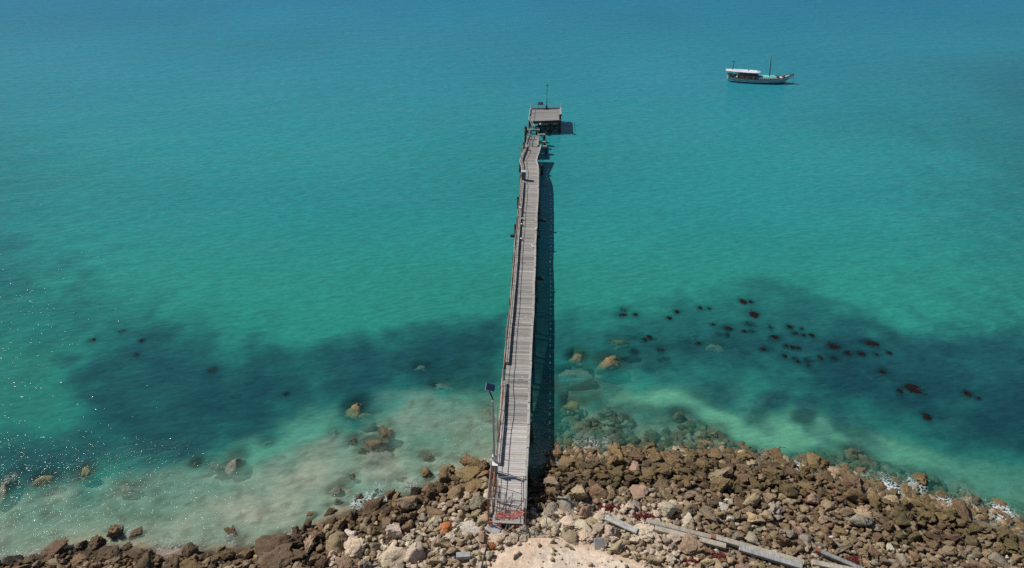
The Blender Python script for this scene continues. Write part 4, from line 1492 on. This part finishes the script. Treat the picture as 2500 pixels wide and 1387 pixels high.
mb = MB()
for k in range(25):
    v = (k + .5) / 25
    g = random.uniform(.20, .31)
    mb.bar(pq(0, v, -.03), pq(1, v, -.03), .2, .06, (g, g * .96, g * .92))
mb.build('deck', M['plank'], plat)
MB().bar(pq(0, .005, -.25), pq(1, .005, -.25), .2, .36).build('fascia', M['dark_timber'], plat)
MB().bar(pq(0, .995, -.22), pq(1, .995, -.22), .2, .34).build('fascia', M['dark_timber'], plat)
MB().bar(pq(.02, .03, -.22), pq(.02, .97, -.22), .2, .34).build('fascia', M['dark_timber'], plat)
MB().bar(pq(.98, .03, -.22), pq(.98, .97, -.22), .2, .34).build('fascia', M['dark_timber'], plat)
for u in (.02, .34, .66, .97):
    for v in (.04, .5, .95):
        q = pq(u, v, -.1)
        MB().tube([q, Vector((q.x + random.uniform(-.05, .05), q.y, -3.0))], [.17, .18], seg=9).build('pile', M['dark_timber'], plat, True)
for v in (.04, .95):
    for a, b in ((.03, .33), (.35, .65), (.67, .96)):
        MB().bar(pq(a, v, -.5) + Vector((0, -.18, 0)), pq(b, v, -1.85) + Vector((0, -.18, 0)), .1, .18).build('brace', M['dark_timber'], plat)
        MB().bar(pq(b, v, -.5) + Vector((0, -.24, 0)), pq(a, v, -1.85) + Vector((0, -.24, 0)), .1, .18).build('brace', M['dark_timber'], plat)
    MB().bar(pq(0, v, -.95) + Vector((0, -.06, 0)), pq(1, v, -.95) + Vector((0, -.06, 0)), .14, .22).build('crossbeam', M['dark_timber'], plat)
for k in range(7):
    q = pq(.42 + k * .07, .0, -.42)
    MB().box(q + Vector((0, -.14, 0)), (.10, .08, .12), (.5, .5, .48)).build('bolt_plate', M['galv'], plat)
MB().bar(pq(.995, .02, .10), pq(.995, .98, .10), .2, .2, (.45, .44, .42), .02).build('kerb', M['timber'], plat)
MB().bar(pq(.008, .02, .10), pq(.008, .98, .10), .16, .2, (.45, .44, .42), .02).build('kerb', M['timber'], plat)
MB().bar(pq(.05, .985, .06), pq(.95, .985, .06), .14, .12, (.09, .08, .08), .01).build('kerb', M['timber'], plat)
ru = [(.02, .98), (.22, .98), (.5, .98), (.76, .98), (.985, .98)]
for u, v in ru:
    MB().tube([pq(u, v), pq(u, v, .72)], .025, seg=6).build('rail_post', M['galv'], plat)
MB().tube([pq(u, v, .72) for u, v in ru], .022, seg=6).build('top_rail', M['galv'], plat)
MB().tube([pq(u, v, .38) for u, v in ru], .014, seg=6).build('middle_rail', M['galv'], plat)
for v in (.35, .66):
    MB().tube([pq(.985, v), pq(.985, v, .72)], .025, seg=6).build('rail_post', M['galv'], plat)
MB().tube([pq(.985, v, .72) for v in (.3, .65, .98)], .03, seg=6).build('side_rail', M['galv'], plat)
for v in (.02, .3, .62):
    MB().tube([pq(.02, v), pq(.02, v, .85)], .03, seg=6).build('rail_post', M['galv'], plat)
MB().tube([pq(.02, v, .85) for v in (.0, .3, .62, .98)], .03, seg=6).build('side_rail', M['galv'], plat)
# fallen handrails bridging the gap
fr_ = thing('fallen_handrail', 'pale fallen handrail hanging across the gap between tilted span and platform', 'handrail', (3.0, 97, DECK))
for k, (a, b) in enumerate((((2.62, 99.6, 2.85), (3.35, 95.9, 2.15)), ((2.62, 99.3, 2.35), (3.12, 95.9, 1.95)))):
    MB().tube([a, Vector(a).lerp(Vector(b), .5) + Vector((.02, 0, -.1)), b], .045, seg=6).build('rail', M['galv'], fr_)
MB().tube([(3.35, 95.9, 2.35), (3.35, 95.9, 1.75)], .045, seg=6).build('rail_post', M['galv'], fr_)
MB().tube([(2.55, 95.0, 2.3), (2.9, 97.1, 1.9)], .04, seg=6).build('rail', M['galv'], fr_)

q = pq(.965, .05, 0)
t_ = thing('bollard', 'dark mooring bollard with a wide cap on the right front corner of the platform', 'bollard', q)
MB().tube([q + Vector((0, 0, -.6)), q + Vector((0, 0, .55))], .17, seg=10).build('post', M['dark_timber'], t_, True)
MB().tube([q + Vector((0, 0, .55)), q + Vector((0, 0, .62)), q + Vector((0, 0, .78))], [.28, .30, .16], seg=12).build('cap', M['darkmetal'], t_)
q = pq(.36, -.01, -.35)
buo = MB()
for k in range(6):
    pass
t_ = thing('buoy', 'small white buoy hanging under the front edge of the platform', 'buoy', q)
v, f = ico(2)
MB().poly([tuple(Vector(p) * .17 + q + Vector((0, -.3, -.05))) for p in v], [tuple(i) for i in f], (.7, .7, .68)).build('float', M['paint'], t_, True)
MB().tube([q + Vector((0, -.3, .1)), q + Vector((0, -.2, .5))], .015, seg=5).build('rope', M['rope'], t_)

q = pq(.535, .965, 0)
t_ = thing('beacon_mast', 'thin dark beacon mast with a crosspiece at the back of the platform', 'mast', q)
MB().tube([q, q + Vector((0, 0, 3.75))], [.045, .03], seg=8).build('pole', M['darkmetal'], t_)
MB().tube([q, q + Vector((0, 0, .55))], [.15, .13], seg=10).build('base', M['darkmetal'], t_)
MB().bar(q + Vector((-.22, 0, 3.74)), q + Vector((.22, 0, 3.74)), .09, .06).tube([q + Vector((0, 0, 3.7)), q + Vector((0, 0, 3.9))], .06).build('crosspiece', M['darkmetal'], t_)
MB().tube([q + Vector((0, 0, 2.9)), q + Vector((0, 0, 3.05))], .055).build('lamp', M['darkmetal'], t_)
q = pq(.335, .975, 0)
t_ = thing('sign_board', 'blue-grey board on two posts at the back railing of the platform', 'sign', q)
MB().box(q + Vector((0, 0, .88)), (.82, .04, .50), (.13, .20, .30), None, .01).build('board', M['paint'], t_)
for s in (-.36, .36):
    MB().tube([q + Vector((s, .03, 0)), q + Vector((s, .03, 1.15))], .035, seg=6).build('post', M['galv'], t_)

# ------------------------------------------------------------------ solar light
b = P(4.05, -HALF - .02, DECK)
sl = thing('solar_light', 'tall grey pole with a tilted solar panel on the near left jetty edge', 'solar light', b)
top = b + Vector((-.02, 0, 6.5))
MB().bar(b + Vector((0, 0, -.4)), top, .135, .135, (.44, .45, .46), .01).build('pole', M['paint'], sl)
MB().tube([top + Vector((0, 0, -.1)), top + Vector((0, 0, .15)), top + Vector((-.24, .35, .55))], .05, (.05, .05, .05)).build('arm', M['darkmetal'], sl)
pc = top + Vector((-.16, .42, .75))
rot = Matrix.Rotation(R(-6), 3, 'Z') @ Matrix.Rotation(R(12), 3, 'Y') @ Matrix.Rotation(R(6), 3, 'X')
pn = MB().box(pc, (.54, .52, .04), (.02, .03, .06), rot, .008).build('solar_panel', M['panel'], sl)
MB().box(pc + rot @ Vector((0, 0, -.035)), (.58, .56, .025), (.45, .46, .47), rot).build('panel_frame', M['paint'], pn)
MB().tube([b + Vector((.19, .1, 0)), b + Vector((.19, .1, 3.2)), b + Vector((.24, .55, 5.5))], .03).build('stay', M['galv'], sl)
cb = b + Vector((.04, -.22, .72))
cab = MB().box(cb, (.34, .28, .62), (.20, .20, .23), pm, .015).build('battery_box', M['paint'], sl)
MB().box(cb + Vector((0, 0, .33)), (.40, .34, .04), (.75, .75, .73), pm, .008).build('lid', M['paint'], cab)
MB().box(b + Vector((0, 0, 1.45)), (.32, .24, .30), (.62, .62, .61), pm, .015).build('control_box', M['paint'], sl)

# ------------------------------------------------------------------ fencing at the shore end
def fence(name, lab, base0, base1, h, postmat, wires=(.16, .11), top_over=0.0, lean_v=(0, 0, 0), grid=True):
    a, b2 = Vector(base0), Vector(base1)
    t = thing(name, lab, 'fence', (a + b2) / 2, 'temporary fence panels at the shore end of the jetty')
    up = (Vector((0, 0, 1)) * h + Vector(lean_v))
    for q in (a, b2):
        MB().tube([q, q + up], .024, seg=6).build('post', postmat, t)
    d = (b2 - a)
    MB().tube([a + up - d * top_over, b2 + up], .022, seg=6).build('top_bar', M['galv'], t)
    MB().tube([a + up * .04, b2 + up * .04], .02, seg=6).build('bottom_bar', M['galv'], t)
    if grid:
        mb = MB()
        n = int(h / wires[0])
        for k in range(1, n):
            mb.tube([a + up * (k / n), b2 + up * (k / n)], .0045, (.22, .2, .18), 4, False)
        n = int(d.length / wires[1])
        for k in range(1, n):
            mb.tube([a + d * (k / n), a + d * (k / n) + up], .0045, (.22, .2, .18), 4, False)
        mb.build('wire_mesh', M['rust'], t)
    return t


ext = .10
fence('fence_panel', 'wire mesh fence panel across the shore end of the jetty', P(-.06, -HALF - ext), P(-.06, HALF + .02), 2.35, M['rust'], top_over=.08)
fence('fence_panel', 'rusty wire fence panel along the left edge of the shore end, hung with orange markers', P(-.02, -HALF - ext - .05), P(3.0, -HALF - ext - .02), 2.35, M['rust'])
fence('fence_panel', 'rusty fence panel along the right edge of the shore end', P(.0, HALF + .06), P(3.3, HALF + .05), 1.5, M['rust'])
gate = fence('gate_frame', 'leaning gate frame with red and white posts across the jetty beside the solar light', P(1.55, -HALF + .28), P(1.75, HALF - .16), 2.25, M['rust'], lean_v=(0, .12, 0), grid=False)
mb = MB()
g0, g1 = P(1.58, -HALF + .36), P(1.72, HALF - .28)
for q in (g0, g1):
    for k in range(6):
        mb.tube([q + Vector((0, .02, 2.2 * k / 6)), q + Vector((0, .03, 2.2 * (k + 1) / 6))], .028, (.66, .64, .62) if k % 2 else (.42, .09, .06), 6)
mb.build('striped_post', M['paint'], gate)
# thick bar lying across the gate top casts the broad shadow on the boards
MB().bar(P(1.60, -.62, DECK + .35), P(1.70, -.62, DECK + 1.4), .05, .05, (.3, .1, .06)).build('brace', M['rust'], gate)
for lat0, t0, tl, rlat in ((-.35, .35, 2.0, 0), (-.25, .55, 1.5, .02), (.12, .4, 1.35, .1)):
    pass
# loose rods leaning against the mesh
for lab, a, b2 in (('thin dark rod leaning at the left of the fenced deck', P(.25, -.78, DECK + .02), P(2.3, -.62, DECK + .8)), ('thin dark rod standing left of the middle of the fenced deck', P(.3, -.40, DECK + .02), P(1.9, -.22, DECK + .55)),
                   ('thin dark rod in the middle of the fenced deck', P(.25, .05, DECK + .02), P(1.8, .22, DECK + .7)), ('thin bar laid across the fenced deck', P(1.15, -.9, DECK + .10), P(.85, .82, DECK + .06))):
    tag(MB().tube([a, b2], .022, seg=6).build('rod', M['darkmetal']), lab, 'metal rod', 'loose rods on the fenced deck')

# orange plastic netting slumped over the boards
mb = MB()
nx, nt = 44, 13
pts = {}
for i in range(nx + 1):
    for j in range(nt + 1):
        u, v = i / nx, j / nt
        lat = -.80 + 1.72 * u
        tt = .34 + .42 * v + (.62 * max(0, u - .55) ** 1.3) + .05 * math.sin(u * 17) + .04 * math.sin(u * 41 + v * 3)
        zz = DECK + .03 + .10 * abs(math.sin(v * 5 + u * 9)) + (.9 * max(0, u - .86)) + .03 * math.sin(u * 60 + v * 20)
        pts[i, j] = P(tt, lat, zz)
for i in range(nx + 1):
    for j in range(nt):
        mb.bar(pts[i, j], pts[i, j + 1], .010, .004, (1, 1, 1))
for j in range(nt + 1):
    for i in range(nx):
        mb.bar(pts[i, j], pts[i + 1, j], .010, .004, (1, 1, 1))
tag(mb.build('safety_netting', M['net']), 'orange-red plastic safety netting slumped across the shore end of the deck', 'netting')

# notice on the mesh
sq = P(-.10, .02, DECK + 1.28)
t_ = thing('warning_sign', 'small white notice with red lines wired to the front fence mesh', 'sign', sq)
pl = MB().box(sq, (.44, .012, .40), (.62, .55, .53), pm).build('plate', M['paint'], t_)
mb = MB()
for k, w in enumerate((.36, .30, .36, .26)):
    mb.box(sq + PU * -.010 + PR * ((w - .36) / 2) + Vector((0, 0, .13 - k * .085)), (w, .006, .040), (.42, .09, .07), pm)
mb.build('lettering', M['paint'], pl)


def cloth(lab, c, w, h, mat=M['net']):
    c = Vector(c)
    mb = MB()
    n = 5
    g = [[c + Vector(((i / n - .5) * w, .03 * math.sin(i * 1.9 + j), (j / n - .5) * h + .04 * math.sin(i * 2.3))) + Vector((random.uniform(-.015, .015), random.uniform(-.03, .03), 0)) for i in range(n + 1)] for j in range(n + 1)]
    vs = [p for r_ in g for p in r_]
    fs = [(j * (n + 1) + i, j * (n + 1) + i + 1, (j + 1) * (n + 1) + i + 1, (j + 1) * (n + 1) + i) for i in range(n) for j in range(n)]
    mb.poly(vs, fs, (1, 1, 1))
    o = mb.build('marker_cloth', mat, None, True)
    sm = o.modifiers.new('thick', 'SOLIDIFY')
    sm.thickness = .008
    tag(o, lab, 'marker', 'orange marker cloths tied to the fence')


xl = -HALF - ext - .10
cloth('orange marker highest on the left side fence', P(2.35, xl, DECK + 1.9), .28, .30)
cloth('faded pink-orange marker in the middle of the left side fence', P(.9, xl, DECK + 1.15), .18, .36)
cloth('orange marker low on the left side fence', P(.5, xl, DECK + .75), .20, .24)
cloth('orange marker at the bottom left corner of the front fence', P(-.14, -HALF - .02, DECK + .12), .34, .26)
cloth('orange marker hanging off the deck edge at the middle left of the front fence', P(-.16, -.48, DECK + .02), .20, .46)
cloth('pink marker hanging at the right corner of the front fence', P(-.14, .62, DECK - .12), .14, .34)
cloth('orange marker on the gate post beside the battery box', P(1.62, -HALF + .2, DECK + 2.1), .14, .30)

# ------------------------------------------------------------------ gulls
def gull(lab, c, ang):
    c = Vector(c)
    m = Matrix.Rotation(ang, 3, 'Z')
    t = thing('gull', lab, 'gull', c, 'white gulls resting on the jetty')
    prof = [(-.24, .012, .15), (-.17, .035, .155), (-.08, .075, .16), (.02, .09, .165), (.10, .07, .19), (.14, .045, .235), (.17, .043, .27), (.205, .03, .275), (.225, .008, .27)]
    mb = MB()
    mb.tube([c + m @ Vector((x, 0, z)) for x, r_, z in prof], [r_ for x, r_, z in prof], (.80, .80, .78), 8)
    mb.build('body', M['feather'], t, True)
    for s in (-1, 1):
        MB().poly([c + m @ Vector(p) for p in ((.09, s * .075, .20), (.02, s * .098, .21), (-.12, s * .075, .20), (-.28, s * .03, .17), (-.12, s * .085, .15), (.02, s * .10, .14))], [(0, 1, 2, 3, 4, 5)], (.38, .39, .40)).build('wing', M['feather'], t)
        MB().tube([c + m @ Vector((0, s * .03, .10)), c + m @ Vector((.01, s * .03, 0))], .008, (.4, .1, .05), 5).build('leg', M['paint'], t)
    MB().tube([c + m @ Vector((.222, 0, .27)), c + m @ Vector((.27, 0, .258))], [.012, .003], (.5, .12, .04), 5).build('beak', M['paint'], t)


def deck_t(py):
    x, y, _ = gp(1280, py, DECK)
    return (Vector((x, y, 0)) - PIER0).dot(PU)


gull('white gull on the thick timber, farthest out of the four on the left', P(deck_t(517), -HALF + .22, DECK + .31), 2.6)
gull('white gull on the deck edge, second farthest out on the left', P(deck_t(538), -HALF + .42, DECK + .01), .3)
gull('white gull facing shore on the deck boards inside the left timber', P(deck_t(551), -HALF + .45, DECK + .01), -1.4)
gull('white gull on the deck, nearest to shore of the left ones', P(deck_t(586), -HALF + .62, DECK + .01), -1.1)
gull('white gull standing beside the right kerb', P(deck_t(604), HALF - .26, DECK + .01), 2.3)
gull('white gull perched on the right kerb', P(deck_t(566), HALF - .02, DECK + .25), .9)

# ------------------------------------------------------------------ boat
BC = Vector((*gp(1849, 199.5)[:2], 0))
BANG = R(-9.5)
bd = Vector((math.cos(BANG), math.sin(BANG), 0))
bs = Vector((-bd.y, bd.x, 0))        # towards port, away from the camera


def B(x, y, z):
    """boat space: x forward from amidships, y to the far side, z over water"""
    return BC + bd * x + bs * y + Vector((0, 0, z))


boat = thing('wooden_boat', 'weathered pale wooden fishing boat with white cabin roof anchored beyond the jetty', 'boat', BC)
boat.rotation_euler = (0, 0, BANG)
ST = [  # x, half beam at sheer, sheer z, half beam at waterline, keel z
    (-5.45, .95, .98, .60, .30), (-4.9, 1.12, .92, .92, -.15), (-3.8, 1.28, .82, 1.12, -.45), (-2.2, 1.40, .74, 1.26, -.6), (-.4, 1.44, .70, 1.30, -.65), (1.4, 1.38, .73, 1.18, -.62), (2.8, 1.18, .84, .86, -.55),
    (3.9, .88, 1.02, .46, -.35), (4.75, .54, 1.24, .14, .15), (5.45, .26, 1.46, .06, .85), (6.0, .05, 1.66, .02, 1.55)]


def section(x, hb, sz_, wl, kz):
    zs = [sz_, sz_ - .10, sz_ * .62 + kz * .05, max(.16, kz + .02) if kz > .1 else .16, kz * .5 if kz < 0 else kz + .01, kz]
    ys = [hb, hb * .99, hb * .55 + wl * .45, wl * 1.0 if kz <= .1 else wl * .6, wl * .72 if kz < 0 else wl * .3, .015]
    return [(x, y, z) for y, z in zip(ys, zs)]


strakes = [(.10, .15, .16), (.50, .68, .70), (.40, .57, .61), (.05, .085, .11), (.02, .03, .035)]
mb = MB()
secs = [section(*s_) for s_ in ST]
for k in range(5):
    for sgn in (-1, 1):
        vs, fs = [], []
        for s_ in secs:
            for w in (k, k + 1):
                x, y, z = s_[w]
                vs.append(B(x, y * sgn, z))
        for i in range(len(secs) - 1):
            q = (2 * i, 2 * i + 2, 2 * i + 3, 2 * i + 1)
            fs.append(q if sgn < 0 else q[::-1])
        mb.poly(vs, fs, strakes[k])
tr = [B(secs[0][k][0], secs[0][k][1] * -1, secs[0][k][2]) for k in range(6)] + [B(secs[0][k][0], secs[0][k][1], secs[0][k][2]) for k in range(5, -1, -1)]
mb.poly(tr, [tuple(range(12))], (.25, .33, .34))
hull = mb.build('hull', M['boat'], boat)
for sgn in (-1, 1):
    mb = MB()
    for i in range(len(ST) - 1):
        a, c = ST[i], ST[i + 1]
        mb.bar(B(a[0], a[1] * sgn * 1.02, a[2] + .02), B(c[0], c[1] * sgn * 1.02, c[2] + .02), .10, .09, (.10, .11, .11))
    mb.build('gunwale', M['boat'], boat)
    mb = MB()
    for i in range(len(secs) - 2):
        a, c = secs[i][2], secs[i + 1][2]
        mb.bar(B(a[0], a[1] * sgn * 1.015, a[2]), B(c[0], c[1] * sgn * 1.015, c[2]), .05, .06, (.05, .07, .08))
    mb.build('rubbing_strake', M['boat'], boat)
mb = MB()
vs = [B(s_[0], -s_[1] * .97, s_[2] - .16 + (.10 if s_[0] > 2 else 0)) for s_ in ST] + [B(s_[0], s_[1] * .97, s_[2] - .16 + (.10 if s_[0] > 2 else 0)) for s_ in ST]
n = len(ST)
mb.poly(vs, [(i, i + 1, n + i + 1, n + i) for i in range(n - 1)], (.52, .50, .46))
mb.build('deck', M['boat'], boat)
# stem post
mb = MB()
mb.bar(B(6.08, 0, 1.72), B(4.65, 0, .12), .09, .16, (.03, .035, .035))
mb.bar(B(4.65, 0, .12), B(3.7, 0, -.5), .09, .16, (.03, .035, .035))
mb.build('stem', M['boat'], boat)
# turquoise hatch cover
mb = MB()
vs = [B(.15, -.92, .78), B(3.0, -.70, .92), B(3.0, .70, .92), B(.15, .92, .78), B(.25, -.80, 1.02), B(2.9, -.56, 1.12), B(2.9, .56, 1.12), B(.25, .80, 1.02)]
mb.poly(vs, [(0, 1, 5, 4), (1, 2, 6, 5), (2, 3, 7, 6), (3, 0, 4, 7), (4, 5, 6, 7)], (.20, .62, .55))
mb.build('hatch_cover', M['paint'], boat)
mb = MB()
for k in range(9):
    mb.bar(B(.1 + k * .36, -1.22 + k * .03, .74), B(.1 + k * .36, -1.22 + k * .03, .92), .05, .05, (.62, .62, .58))
mb.bar(B(-.1, -1.24, .93), B(3.2, -.98, 1.02), .05, .05, (.62, .62, .58))
mb.build('bulwark_rail', M['boat'], boat)
# cabin
def frustum(mb, x0, x1, y0, z0, x2, x3, y1, z1, col):
    vs = [B(x0, -y0, z0), B(x1, -y0 * .9, z0), B(x1, y0 * .9, z0), B(x0, y0, z0), B(x2, -y1, z1), B(x3, -y1 * .85, z1), B(x3, y1 * .85, z1), B(x2, y1, z1)]
    mb.poly(vs, [(0, 1, 5, 4), (1, 2, 6, 5), (2, 3, 7, 6), (3, 0, 4, 7), (4, 5, 6, 7)], col)
    return mb


frustum(MB(), -3.6, -.55, 1.02, .60, -3.6, -.55, .98, 1.22, (.26, .17, .145)).build('cabin_wall', M['boat'], boat)
win = frustum(MB(), -3.55, -.10, .96, 1.22, -3.5, -.35, .86, 1.80, (.010, .014, .022)).build('window', M['panel'], boat)
frustum(MB(), -.55, .42, .98, .68, -.50, -.08, .93, 1.24, (.03, .17, .28)).build('wheelhouse_front', M['paint'], boat)
mb = MB()
for x in (-3.52, -2.5, -1.45, -.5):
    mb.bar(B(x, -1.03, .6), B(x, -.90, 1.80), .07, .06, (.06, .07, .075))
mb.build('window_post', M['boat'], win)
MB().bar(B(-.95, -1.17, .62), B(-.95, -1.17, 1.1), .28, .06, (.30, .20, .06)).build('door', M['boat'], boat)
# roof with rounded front
mb = MB()
out = [(-5.9, .55), (-5.4, .72), (-4.2, .86), (-2.2, .98), (-.9, .96), (-.25, .80), (.10, .46), (.22, 0)]
ring = [(x, -y) for x, y in out] + [(x, y) for x, y in out[-2::-1]]
rz = lambda x: 1.86 - .018 * (x + 5.5) + .03
topv = [B(x, y, rz(x)) for x, y in ring]
botv = [B(x * 1.0, y, rz(x) - .05) for x, y in ring]
ridge = [B(x, y * .45, rz(x) + .05) for x, y in ring]
m_ = len(ring)
mb.poly(topv + botv + ridge, [(i, (i + 1) % m_, m_ + (i + 1) % m_, m_ + i)[::-1] for i in range(m_)] + [(i, (i + 1) % m_, 2 * m_ + (i + 1) % m_, 2 * m_ + i) for i in range(m_)] + [tuple(range(2 * m_, 3 * m_)), tuple(range(m_, 2 * m_))[::-1]], (.76, .78, .79))
roof = mb.build('roof', M['paint'], boat)
MB().box(B(-1.9, .1, 1.98), (.14, .14, .16), (.25, .24, .22)).build('vent', M['boat'], roof)
MB().box(B(-.25, -.35, 1.90), (.20, .16, .10), (.45, .30, .22)).build('hatch', M['boat'], roof)
for x, y in ((-5.2, -.66), (-4.85, -.72), (-4.0, -.84), (-5.2, .66), (-4.85, .72), (-4.0, .84)):
    MB().bar(B(x, y, .8), B(x + .05, y, 1.84), .05, .05, (.05, .09, .10)).build('roof_post', M['boat'], boat)
MB().bar(B(-4.6, -.84, .9), B(-3.9, -.84, 1.75), .05, .05, (.12, .2, .22)).build('roof_brace', M['boat'], boat)
MB().box(B(-4.2, -.5, .95), (.5, .5, .5), (.05, .05, .055)).box(B(-4.9, 0, .86), (.7, 1.2, .25), (.09, .07, .06)).build('engine_cover', M['boat'], boat)
v, f = ico(2)
MB().poly([tuple(Vector(p) * .2 + B(-3.9, -.95, .95)) for p in v], [tuple(i) for i in f], (.5, .5, .48)).build('fender', M['paint'], boat, True)
MB().box(B(-4.15, -1.0, .88), (.5, .12, .14), (.40, .16, .09)).build('cushion', M['boat'], boat)
MB().tube([B(1.95, 0, .9), B(1.90, 0, 1.5), B(1.50, 0, 4.75)], [.11, .09, .055], (.02, .06, .07), 9).build('mast', M['darkmetal'], boat, True)
MB().poly([tuple(Vector(p) * .11 + B(2.12, -.05, 1.45)) for p in v], [tuple(i) for i in f], (.6, .72, .72)).build('mast_lamp', M['paint'], boat, True)
MB().tube([B(1.74, 0, 2.9), B(1.72, 0, 3.05)], .09, (.03, .06, .07)).build('mast_band', M['darkmetal'], boat)
sm_ = MB().tube([B(-4.75, .05, 1.85), B(-4.70, .05, 3.35)], [.06, .045], (.03, .1, .11), 7).build('stern_pole', M['darkmetal'], boat)
MB().bar(B(-4.95, .05, 3.4), B(-4.5, .05, 3.42), .05, .05).box(B(-4.92, .05, 3.44), (.14, .1, .16)).bar(B(-4.55, .05, 3.36), B(-4.45, .05, 3.62), .05, .05).build('aerial', M['darkmetal'], sm_)
for x, y, r_, h_, c in ((3.35, -.25, .30, .28, (.07, .16, .16)), (3.0, -.35, .2, .2, (.5, .5, .5)), (4.35, -.05, .28, .34, (.12, .12, .12))):
    mbx = MB().tube([B(x, y, 1.0 + .08 * (x - 3)), B(x, y, 1.0 + .08 * (x - 3) + h_ * .6), B(x, y, 1.0 + .08 * (x - 3) + h_)], [r_, r_ * .9, r_ * .45], c, 10)
    mbx.build('rope_coil', M['boat'], boat, True)
tag(MB().tube([B(6.05, 0, 1.66), B(6.12, -.02, .9), B(6.2, -.05, .1), B(6.3, -.08, -.6)], .03, seg=6).build('anchor_rope', M['rope']), 'anchor rope dropping from the bow of the boat into the sea', 'rope')

# ------------------------------------------------------------------ light, sky, camera
SUN_EL = R(48)
AZ = R(-68)       # from straight ahead (+Y), negative = to the left
sd_ = Vector((math.sin(AZ) * math.cos(SUN_EL), math.cos(AZ) * math.cos(SUN_EL), math.sin(SUN_EL)))
sun = bpy.data.lights.new('sun', 'SUN')
sun.energy = 4.2
sun.angle = R(.53)
sun.color = (1.0, .955, .89)
so = bpy.data.objects.new('sun', sun)
COL.objects.link(so)
so.rotation_euler = (-sd_).to_track_quat('-Z', 'Y').to_euler()
so.location = (-30, 20, 60)
w = bpy.data.worlds.new('World')
scene.world = w
w.use_nodes = True
nt = w.node_tree
sky = nt.nodes.new('ShaderNodeTexSky')
sky.sky_type = 'NISHITA'
sky.sun_disc = False
sky.sun_elevation = SUN_EL
sky.sun_rotation = AZ
sky.air_density = 1.0
sky.dust_density = .2
sky.ozone_density = 1.5
bg = nt.nodes['Background']
nt.links.new(sky.outputs[0], bg.inputs[0])
bg.inputs[1].default_value = .055

cam = bpy.data.cameras.new('camera')
cam.sensor_width = 36
cam.lens = FPX / 2500 * 36
cam.clip_start = .5
cam.clip_end = 12000
co_ = bpy.data.objects.new('camera', cam)
COL.objects.link(co_)
co_.location = (0, 0, CZ)
co_.rotation_euler = (R(90) - PITCH, 0, 0)
scene.camera = co_

scene.view_settings.view_transform = 'Standard'
scene.view_settings.look = 'None'
scene.view_settings.exposure = 0
scene.view_settings.gamma = 1
scene.cycles.max_bounces = 6
scene.cycles.transparent_max_bounces = 8
scene.cycles.sample_clamp_direct = 12
scene.cycles.sample_clamp_indirect = 4
scene.cycles.use_denoising = False
